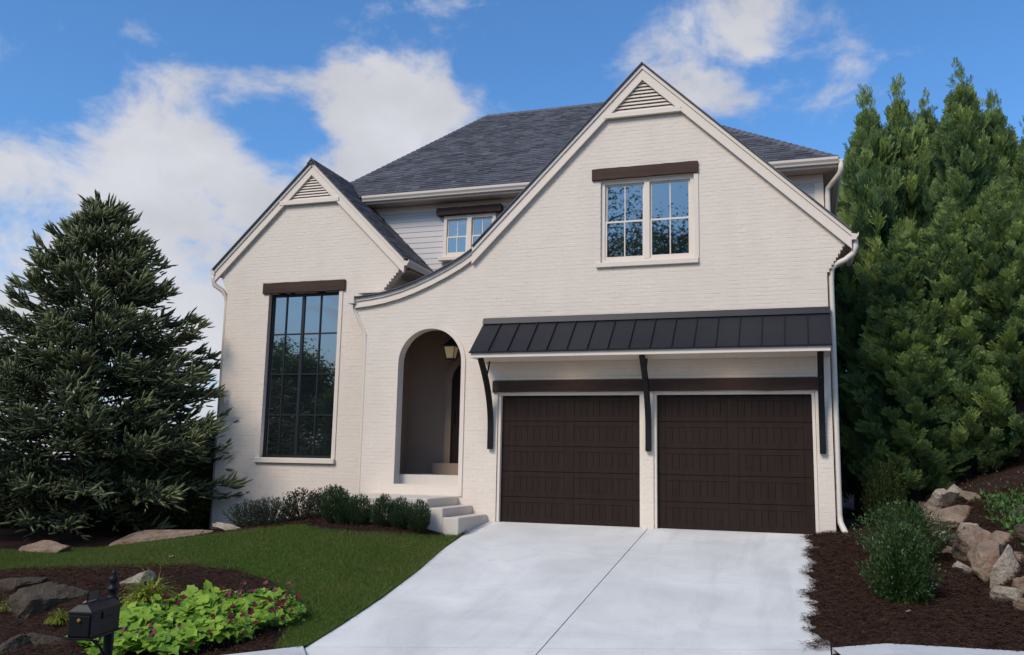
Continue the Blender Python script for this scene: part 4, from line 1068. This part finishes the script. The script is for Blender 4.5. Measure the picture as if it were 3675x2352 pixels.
def build_petunias():
    fl = [(0,0,-.25)] + [((1.0 if k % 2 == 0 else .74)*math.cos(k*math.pi/5), (1.0 if k % 2 == 0 else .74)*math.sin(k*math.pi/5), .06*(k % 2)) for k in range(10)]
    FF = [(0, 1+k, 1+(k+1) % 10) for k in range(10)]
    for nm, mat, lab, spots, nf in (('red_petunia','petred','dark red petunias flowering under the lime vine by the kerb',((-3.45,-7.55),(-3.3,-7.0),(-3.75,-7.95)),46),
                           ('red_petunia','petred','dark red petunias dotted through the back of the lime vine',((-3.3,-6.65),(-4.6,-7.2),(-4.1,-6.7)),24),
                           ('pink_petunia','petpink','pink petunias flowering along the back of the vine mound',((-4.05,-6.45),(-3.75,-6.35),(-4.2,-6.5)),13),
                           ('pink_petunia','petpink','magenta petunias beside the mailbox post',((-4.3,-8.05),(-4.2,-8.2)),16)):
        e = empty(nm, (spots[0][0], spots[0][1], g1(*spots[0]))); tag(e, lab, 'petunia', 'petunias among the vine'); O = np.array(e.location)
        me = MB(); me.add(fl, FF); fm = me.mesh('flower'); a = fm.attributes.new('tint','FLOAT','FACE'); a.data.foreach_set('value', [random.random() for _ in FF]); fm.materials.append(MT[mat])
        P = []
        for i in range(nf):
            s = random.choice(spots); x, y = s[0]+random.gauss(0,.16), s[1]+random.gauss(0,.14); z = g1(x, y) + random.uniform(.10,.36)*(.75 if y < -7.6 else 1.0)
            o = ob('flower', fm, None, e, Vector((x, y, z)) - Vector(O)); o.scale = (random.uniform(.028,.042),)*3
            o.rotation_euler = (random.uniform(.4,1.3), random.uniform(-.3,.3), random.uniform(-.6,.9)); P.append((x, y, z))
        n = 700; ii = RNG.integers(0, nf, n); Q = np.array(P)[ii] + RNG.normal(0, .05, (n,3)) - np.array([0,0,.06]); Q[:,2] -= RNG.uniform(0,.14,n); Q[:,2] = np.maximum(Q[:,2], G(Q[:,0],Q[:,1])+.01)
        V, F, T = scatter(LEAF[0], LEAF[1], Q - O, frames(RNG.normal(0,1,(n,3))+np.array([0,0,.4]), RNG.uniform(0,6,n)), RNG.uniform(.025,.05,n), np.clip(RNG.normal(.4,.25,n),0,1))
        ob('foliage', mesh_np('foliage', V, F, T), 'petleaf', e)
build_petunias()
def build_thread(loc, s, n, label):
    e = empty('gold_thread_cypress', (*loc, g1(*loc))); tag(e, label, 'shrub', 'lime and gold low conifers'); 
    V = []; F = []; T = []
    for i in range(n):
        a = RNG.uniform(0, 6.28); el = RNG.uniform(.1, 1.4); L_ = s*RNG.uniform(.6, 1.1); r0 = s*.12*RNG.random()
        p = np.array([r0*math.cos(a), r0*math.sin(a), s*.12]); d = np.array([math.cos(a)*math.cos(el), math.sin(a)*math.cos(el), math.sin(el)]); k = 9
        pts = []
        for j in range(k+1):
            pts.append(p.copy()); p = p + d*L_/k; d = norm(d + np.array([0,0,-.17*(1+j*.12)]) + RNG.normal(0,.06,3))
        pts = np.array(pts); pts[:,2] = np.maximum(pts[:,2], .015)
        side = np.array([-math.sin(a), math.cos(a), 0]); tt = RNG.uniform(.1,1)
        for j in range(k):
            w = s*.030*(1-j/k*.5); o = len(V)
            for q in range(2):
                dd = norm(side*RNG.normal(0,1) + RNG.normal(0,.5,3) + np.array([0,0,.3])); o = len(V)
                V += [pts[j]-side*w, pts[j]+side*w, pts[j+1]+dd*w*2.2]; F.append((o,o+1,o+2)); T.append(np.clip(tt*.55 + j/k*.5, 0, 1))
    ob('foliage', mesh_np('foliage', np.array(V), np.array(F), np.array(T)), 'thread', e)
    m = MB(); m.tube([(0,0,-.05),(0,0,s*.3)], [s*.05,s*.02], 5); ob('trunk', m, 'stem', e)
build_thread((-5.15,-6.95), .46, 520, 'golden threadleaf conifer mop in the mulch behind the mailbox')
build_thread((-6.02,-7.45), .22, 170, 'small lime tuft on the lower rocks')
build_thread((-6.95,-7.35), .20, 140, 'tiny lime tuft between the two dark boulders')
def build_cover():
    n = 1700; x = RNG.normal(6.0,.5,n); y = RNG.normal(-1.5,1.1,n); k = (x > 5.45) & (x < 8.4); x, y = x[k], y[k]; n = len(x)
    P = np.stack([x,y,G(x,y)+RNG.uniform(.01,.10,n)],-1)
    V,F,T = scatter(LEAF[0],LEAF[1],P,frames(RNG.normal(0,.7,(n,3))+np.array([0,0,1.]),RNG.uniform(0,6,n))[:,:,[0,2,1]],RNG.uniform(.05,.11,n),np.clip(RNG.normal(.4,.3,n),0,1))
    tag(ob('ground_cover', mesh_np('ground_cover',V,F,T), 'ground_cover'), 'low green ground cover creeping over the right bank', 'ground cover', kind='stuff')
    n = 3600; x = RNG.uniform(5.0,12,n); y = RNG.uniform(-5.5,9,n); k = x > np.interp(y,BKY,BKX)+.3; x,y=x[k],y[k]; n=len(x)
    P = np.stack([x,y,G(x,y)+RNG.uniform(.005,.04,n)],-1)
    V,F,T = scatter(LEAF[0],LEAF[1],P,frames(RNG.normal(0,.5,(n,3))+np.array([0,0,1.]),RNG.uniform(0,6,n))[:,:,[0,2,1]],RNG.uniform(.03,.07,n),np.clip(RNG.beta(1.0,4.5,n),0,1))
    tag(ob('leaf_litter', mesh_np('leaf_litter',V,F,T), 'leaflitter'), 'dry brown leaf litter scattered on the right bank', 'leaf litter', kind='stuff')
build_cover()

# ---- spruce
def spruce_shoot():
    V = []; F = []
    for h, r in ((0,.03),(.22,.085),(.66,.072)):
        for k in range(5): V.append((r*math.cos(k*1.2566+h*2), r*math.sin(k*1.2566+h*2), h))
    V.append((0,0,.98))
    for o in (0,5):
        for k in range(5): k2=(k+1)%5; F += [(o+k,o+k2,o+5+k2),(o+k,o+5+k2,o+5+k)]
    for k in range(5): F.append((10+k,10+(k+1)%5,15))
    for i in range(9):
        h = (i+.5)/9*.95; a = i*2.4; L_ = .17*(1-.35*h); d = np.array([math.cos(a)*.85, math.sin(a)*.85, .6]); b = np.array([0,0,h]); s = np.array([-math.sin(a), math.cos(a), 0])*.03
        o = len(V); V += [b-s, b+s, b+d*L_]; F.append((o,o+1,o+2))
    return np.array([np.array(v, float) for v in V]), np.array(F)
def build_spruce():
    loc = (-12.55,-.55); H = 7.5
    e = empty('spruce_tree', (*loc, g1(*loc)-.05)); tag(e, 'tall blue-green spruce with upturned twig tips, left of the house', 'tree')
    m = MB(); m.tube([(0,0,-.2),(0.02,0,2),(-.02,.02,4.5),(0,0,H-.4)], [.19,.15,.09,.02], 10); ob('trunk', m.mesh('trunk',0,True), 'bark', e)
    P = []; D = []; S = []; T = []; bm_ = MB()
    z = .85
    def Rz(z): 
        t = (z-.4)/(H-.4); return 4.55*(1-t)**.86*(1-.30*math.exp(-((z-.7)/.55)**2)) + .06
    while z < H-.25:
        nb = 10 if z < 4 else (8 if z < 6 else 6); a0 = RNG.uniform(0,6.28)
        for k in range(nb):
            a = a0 + k*6.283/nb + RNG.normal(0,.18); zz = z + RNG.normal(0,.12); L_ = Rz(zz)*RNG.uniform(.74,1.03)
            t = zz/H; el = -.12 + .75*t + RNG.normal(0,.08)
            npt = 9; p = np.array([0,0,zz]); d = np.array([math.cos(a)*math.cos(el), math.sin(a)*math.cos(el), math.sin(el)]); pts=[p.copy()]; dirs=[d.copy()]
            for j in range(npt):
                p = p + d*L_/npt; d = norm(d + np.array([0,0,(-.05 if j < 4 else .085)*(1-.5*t)])); pts.append(p.copy()); dirs.append(d.copy())
            bm_.tube(pts, list(np.linspace(.030*(1-t*.6), .006, npt+1)), 4)
            side = np.array([-math.sin(a), math.cos(a), 0])
            # lateral branchlets
            nl = int(9 + L_*7.0)
            for q in range(nl):
                s = .22 + .78*(q+RNG.random())/nl; f = s*npt; j = min(int(f), npt-1); b = pts[j]*(1-(f-j)) + pts[j+1]*(f-j); dd = dirs[j]
                sg = 1 if q % 2 else -1; l2 = (.12 + .62*L_*.30*(1-s)**.6 + .12)*RNG.uniform(.7,1.25); l2 = min(l2, .85)
                dl = norm(dd*.75 + side*sg*RNG.uniform(.5,1.0) + np.array([0,0,RNG.normal(.05,.34)]))
                ns = max(2, int(l2/.11))
                for w in range(ns):
                    c = b + dl*l2*(w+.4)/ns + np.array([0,0,-.05*((w+.4)/ns)**2]); sd = norm(dl*.8 + (side if w % 2 else -side)*.45*RNG.random() + dd*.3 + np.array([0,0,RNG.normal(.22,.32)]))
                    P.append(c); D.append(sd); S.append(RNG.uniform(.19,.33)); T.append(.10+.60*(w+1)/ns*s + RNG.normal(0,.12))  # inner shoots tinted darker, tips lighter: shade and highlights put into the colour
            # leading tip fan
            for w in range(7):
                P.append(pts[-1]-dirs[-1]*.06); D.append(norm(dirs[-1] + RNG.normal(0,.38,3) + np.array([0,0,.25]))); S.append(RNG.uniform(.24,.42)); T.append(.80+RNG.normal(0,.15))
        z += .23 if z < 4 else .21
    for k in range(26):
        P.append(np.array([0,0,H-.1-RNG.random()*1.2])+RNG.normal(0,.05,3)); D.append(norm(np.array([RNG.normal(0,.6),RNG.normal(0,.6),1.1]))); S.append(RNG.uniform(.25,.42)); T.append(.6)
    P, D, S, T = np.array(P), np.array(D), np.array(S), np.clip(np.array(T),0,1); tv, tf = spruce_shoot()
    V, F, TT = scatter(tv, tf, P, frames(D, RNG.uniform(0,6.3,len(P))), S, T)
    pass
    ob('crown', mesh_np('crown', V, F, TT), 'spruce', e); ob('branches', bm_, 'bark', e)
build_spruce()

# ---- leyland cypress
def cypress_spray(seed):
    rs = np.random.default_rng(seed); V = []; F = []
    def strip(a, b, w, n=np.array([0,0,1.])):
        d = norm(b-a); s = norm(np.cross(d, n))*w; o = len(V); c = a + (b-a)*.55; V.extend([a, c+s*1.25, b, c-s*1.25]); F.extend([(o,o+1,o+2),(o,o+2,o+3)])
    ax = [np.array([0, t, .10*t*t]) for t in np.linspace(0,1,4)]
    strip(ax[0], ax[3], .022)
    for k in range(13):
        t = .06 + .88*k/13; b = np.array([0,t,.1*t*t]); sg = 1 if k % 2 else -1; L_ = .46*(1-t)**.75*rs.uniform(.8,1.15)+.09; an = rs.uniform(.55,.85)
        tip = b + np.array([sg*math.sin(an)*L_, math.cos(an)*L_, rs.normal(.02,.05)]); strip(b, tip, .030, norm(np.array([rs.normal(0,.25),rs.normal(0,.25),1])))
        if L_ > .22:
            for u in (.45,.72):
                c = b*(1-u)+tip*u; t2 = c + np.array([sg*math.sin(an-.6)*L_*.42, math.cos(an-.6)*L_*.42, rs.normal(0,.04)]); strip(c, t2, .026, norm(np.array([rs.normal(0,.3),rs.normal(0,.3),1])))
    return np.array(V), np.array(F)
def cypress_mesh(seed, H, Rm, nl, per):
    rs = np.random.default_rng(seed); tm = [cypress_spray(seed*3+i) for i in range(3)]
    P = []; D = []; S = []; T = []; bm_ = MB()
    for i in range(nl):
        u = (i+rs.random())/nl; z0 = .10 + H*.90*u**1.05; prof = Rm*(1-u**2.3)**.85*(.86+.14*math.sin(u*9+seed)) + .12
        a = i*2.39996 + rs.normal(0,.25); el = .55 + .45*u + rs.normal(0,.12); L_ = prof*rs.uniform(.80,1.18)/math.cos(el)**.55; L_ = min(L_, H*1.02-z0+.15) if z0+L_*math.sin(el) > H else L_
        d = np.array([math.cos(a)*math.cos(el), math.sin(a)*math.cos(el), math.sin(el)]); end = np.array([0,0,z0]) + d*L_
        if i % 3 == 0: bm_.tube([(0,0,z0), end*.8+np.array([0,0,z0*.2])], [.018,.006], 3)
        hi = rs.random() < .34; bt = rs.normal(.16,.08) + (.36 if hi else 0)
        pr = norm(np.cross(d, rs.normal(0,1,3))); pq = np.cross(d, pr); pl = rs.uniform(.75,1.15)
        base = end - d*min(L_*.85, pl)
        for q in range(per):
            s = rs.beta(1.5,1.15); w = .24*math.sin(math.pi*min(1,(.12+s)**.7))*(1-s*.55); th = rs.uniform(0,6.283); rad = (pr*math.cos(th)+pq*math.sin(th)); k = math.sqrt(rs.random())
            c = base*(1-s) + (end + np.array([0,0,.18]))*s + rad*w*k
            dd = norm(d*.7 + rad*.55*k + rs.normal(0,.20,3) + np.array([0,0,.85])); P.append(c); D.append(dd); S.append(rs.uniform(.30,.56)*(.7 if u > .88 else 1)); T.append(bt + .45*(s-.5) + .15*k + rs.normal(0,.12))  # young tips paler; lit tips and dark hollows also put into the tint
    for k in range(60):
        c = np.array([0,0,H-rs.random()**1.4*1.5]) + rs.normal(0,.08,3); P.append(c); D.append(norm(np.array([rs.normal(0,.35),rs.normal(0,.35),1]))); S.append(rs.uniform(.2,.36)); T.append(.55)
    P, D, S, T = np.array(P), np.array(D), np.array(S), np.clip(np.array(T),0,1)
    Vs=[];Fs=[];Ts=[];o=0; pick = rs.integers(0,3,len(P)); roll = rs.uniform(0,6.3,len(P))
    for k in range(3):
        m_ = pick == k; fr = frames(D[m_], roll[m_]); fr = np.stack([fr[:,:,0], fr[:,:,2], fr[:,:,1]], -1)
        V,F,TT = scatter(*tm[k], P[m_], fr, S[m_], T[m_]); Vs.append(V);Fs.append(F+o);Ts.append(TT);o+=len(V)
    F = np.concatenate(Fs); pass
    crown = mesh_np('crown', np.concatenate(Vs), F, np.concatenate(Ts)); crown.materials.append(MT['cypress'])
    t = MB(); t.tube([(0,0,-.4),(0,0,H*.5),(0,0,H*.92)], [.17,.10,.02], 8)
    tk = t.mesh('trunk',0,True); tk.materials.append(MT['bark']); br = bm_.mesh('branches'); br.materials.append(MT['bark'])
    return crown, tk, br
CY = [cypress_mesh(1, 9.6, 1.35, 215, 20), cypress_mesh(2, 9.6, 1.5, 215, 20), cypress_mesh(5, 9.6, 1.2, 205, 20)]
def cypress(k, x, y, top, rs_, label, rz=None):
    z = g1(x, y) - .1; h = (top - z) / 9.6
    e = empty('cypress_tree', (x, y, z)); e.scale = (h*rs_, h*rs_, h); e.rotation_euler = (0, 0, random.uniform(0,6.28) if rz is None else rz)
    tag(e, label, 'tree', 'cypress screen right of the house')
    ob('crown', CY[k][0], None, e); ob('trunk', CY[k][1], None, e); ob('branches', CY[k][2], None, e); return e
for k, x, y, top, rs_, lab in [(0,4.55,7.2,10.75,.80,'tall cypress closest to the house eave'),(1,5.35,7.7,11.05,.80,'cypress with a blunt top, second from the house'),(2,6.05,8.4,10.9,.88,'cypress between the blunt-topped one and the tallest'),(2,6.68,6.6,10.85,.98,'tallest narrow-topped cypress of the screen'),
    (0,7.40,6.9,10.25,.82,'cypress with a rounded top beside the tallest one'),(1,8.05,6.6,9.3,.85,'cypress stepping down from the rounded one'),(1,8.7,5.8,8.2,1.05,'shorter broad cypress on the outer side of the screen'),
    (2,4.95,4.7,6.4,1.6,'low full cypress filling the gap beside the downspout'),(1,6.0,4.9,7.0,1.35,'low bushy cypress in front of the tall ones'),(0,7.1,4.6,7.4,1.4,'mid-height cypress in front of the screen above the bank'),(2,8.2,4.2,6.2,1.5,'low broad cypress at the outer end above the bank'),
    (2,4.2,10.5,9.6,1.15,'cypress behind the house corner, mostly hidden'),(0,6.2,10.4,10.2,1.2,'cypress in the back row seen through gaps'),(1,9.6,8.0,9.4,1.2,'cypress closing the far outer end of the screen')]:
    cypress(k, x, y, top, rs_, lab)

# ---- street trees behind the viewer, seen mirrored in the windows
def oak(seed, H, Rm, n_br, per, lf=(.20, .36)):
    rs = np.random.default_rng(seed); m = MB(); m.tube([(0,0,-.3),(.1,0,H*.2),(0,.15,H*.45),(.1,.1,H*.8)], [.32,.26,.18,.05], 10)
    P = []; T = []
    for i in range(n_br):
        u = rs.random(); z0 = H*(.22+.6*u); a = rs.uniform(0,6.28); el = rs.uniform(.15,.9); L_ = Rm*(1-.55*u)*rs.uniform(.6,1.15)
        d = np.array([math.cos(a)*math.cos(el), math.sin(a)*math.cos(el), math.sin(el)]); b = np.array([0,0,z0]); mid = b + d*L_*.5 + rs.normal(0,.2,3); end = b + d*L_
        m.tube([b, mid, end], [.07,.04,.012], 5)
        nc = 5
        for c in range(nc):
            s = rs.uniform(.4,1.05); ctr = b*(1-s)+end*s + rs.normal(0,.45,3); sz = rs.uniform(.35,.7)
            P.append(ctr + rs.normal(0,1,(per,3))*np.array([sz,sz,sz*.6])); T.append(np.clip(rs.normal(.4,.25,per)+rs.normal(0,.15),0,1))
    P = np.concatenate(P); T = np.concatenate(T); n = len(P)
    V,F,TT = scatter(LEAF[0],LEAF[1],P,frames(RNG.normal(0,1,(n,3))+np.array([0,0,.6]),RNG.uniform(0,6,n)),RNG.uniform(*lf,n),T)
    cr = mesh_np('crown',V,F,TT); cr.materials.append(MT['oak']); tk = m.mesh('trunk',0,True); tk.materials.append(MT['bark']); return cr, tk
OK_ = [oak(4, 13, 4.2, 60, 60), oak(9, 13, 3.8, 56, 60), oak(21, 13, 4.6, 34, 80, (.11, .19))]
for i, (x, y, s, lab) in enumerate([(-24,-26,.70,'bushy tree across the street mirrored low in the tall window'),(-19.5,-22,.50,'smaller tree across the street mirrored at the right of the tall window'),(-29,-29,.78,'far tree across the street mirrored at the left of the tall window'),
    (-3.3,-31,1.42,'tall open tree across the street mirrored in the right pair of sashes'),(-8.4,-33,1.5,'tall spreading tree across the street mirrored in the left pair of sashes'),(-17.5,-37,1.25,'tree across the street mirrored in the dormer window')]):
    z = -1.3; e = empty('street_tree', (x, y, z)); e.scale = (s,)*3; e.rotation_euler = (0,0,i*1.3); tag(e, lab, 'tree', 'trees across the street')
    kk = 2 if i >= 3 else i % 2; ob('crown', OK_[kk][0], None, e); ob('trunk', OK_[kk][1], None, e)

for i, (x, y, s, lab) in enumerate([(-22.5,-20.5,2.0,'rounded dark bush across the street under the mirrored trees'),(-26.5,-22.5,2.2,'broad dark bush across the street left of the rounded one'),(-18.5,-18.5,1.7,'low dark bush across the street at the end of its row'),(-30.5,-24,2.2,'far dark bush across the street in the mirrored row')]):
    place_shrub('street_bush', hd[i % 2], (x, y, -1.4), lab, 'shrub', 'bushes across the street', s)

# ---- mailbox
def build_mailbox():
    b = (-3.55,-9.38); zb = g1(*b) - .1
    e = empty('mailbox', (b[0], b[1], zb)); e.rotation_euler = (0,0,R(14.4)); tag(e, 'black metal mailbox on a post with a turned finial', 'mailbox')
    top = .02 - zb
    m = MB(); m.tube([(0,0,0),(0,0,top-.28)], [.045,.045], 12); m.lathe([(.085,0),(.085,.06),(.06,.10),(.05,.14)], (0,0,.08), 14); ob('post', m.mesh('post',0,False), 'black', e)
    m = MB(); m.lathe([(.046,0),(.062,.012),(.062,.03),(.044,.05),(.040,.10),(.055,.115),(.055,.13),(.034,.15),(.030,.17),(.046,.20),(.044,.225),(.020,.25),(.026,.262),(.018,.285),(.004,.295)], (0,0,top-.285), 14); ob('finial', m.mesh('finial',0,True), 'black', e)
    z0 = -.50 - zb; z1 = -.275 - zb; w = .105; y0, y1 = -.54, -.03; x0 = -.02
    m = MB(); m.box(-w,w,y0,y1,z0,z1); bd = ob('box', m.mesh('box',.006), 'black', e)
    m = MB(); ww = w+.012
    m.add([(-ww,y0-.012,z1),(ww,y0-.012,z1),(ww,y1+.012,z1),(-ww,y1+.012,z1),(-.045,y0+.03,z1+.062),(.045,y0+.03,z1+.062),(.045,y1-.03,z1+.062),(-.045,y1-.03,z1+.062),(-ww,y0-.012,z1-.02),(ww,y0-.012,z1-.02),(ww,y1+.012,z1-.02),(-ww,y1+.012,z1-.02)],
          [(4,5,6,7),(0,1,5,4),(1,2,6,5),(2,3,7,6),(3,0,4,7),(8,9,1,0),(9,10,2,1),(10,11,3,2),(11,8,0,3)]); ob('lid', m.mesh('lid',.005), 'black', e)
    m = MB(); m.box(-w+.012,w-.012,y0-.012,y0-.001,z0+.015,z1-.03); ob('door', m.mesh('door',.004), 'black', e)
    m = MB(); m.lathe([(.012,0),(.018,.01),(.010,.02)], (0,0,0), 10); k = ob('knob', m, 'brass', e, (0,y0-.014,z1-.07)); k.rotation_euler = (R(90),0,0)
    m = MB(); m.box(w+.002,w+.010,-.36,-.20,z0+.14,z0+.15); m.box(w+.002,w+.012,-.36,-.335,z0+.14,z0+.20); ob('flag', m, 'black', e)
    bx('base_plate', 'black', e, -w-.008, w+.008, y0-.005, y1+.06, z0-.016, z0-.001, bev=.003)
    m = MB(); m.tube([(0,-.45,z0-.02),(0,-.30,z0-.06),(0,-.15,z0-.15),(0,-.04,z0-.27)], [.012]*4, 8); m.tube([(0,-.20,z0-.03),(0,-.16,z0-.07),(0,-.20,z0-.10),(0,-.24,z0-.07)], [.009]*4, 8); ob('scroll_bracket', m.mesh('scroll_bracket',0,True), 'black', e)
    zt = z1+.066; m = MB(); m.box(-.006,.006,-.44,-.26,zt+.012,zt+.095); pl = ob('number_plate', m.mesh('number_plate',.003), 'bronze', e)
    m = MB(); m.tube([(0,-.45,zt),(0,-.45,zt+.08),(0,-.42,zt+.104),(0,-.28,zt+.104),(0,-.25,zt+.08),(0,-.25,zt)], [.006]*6, 6); ob('plate_frame', m, 'black', pl)
build_mailbox()
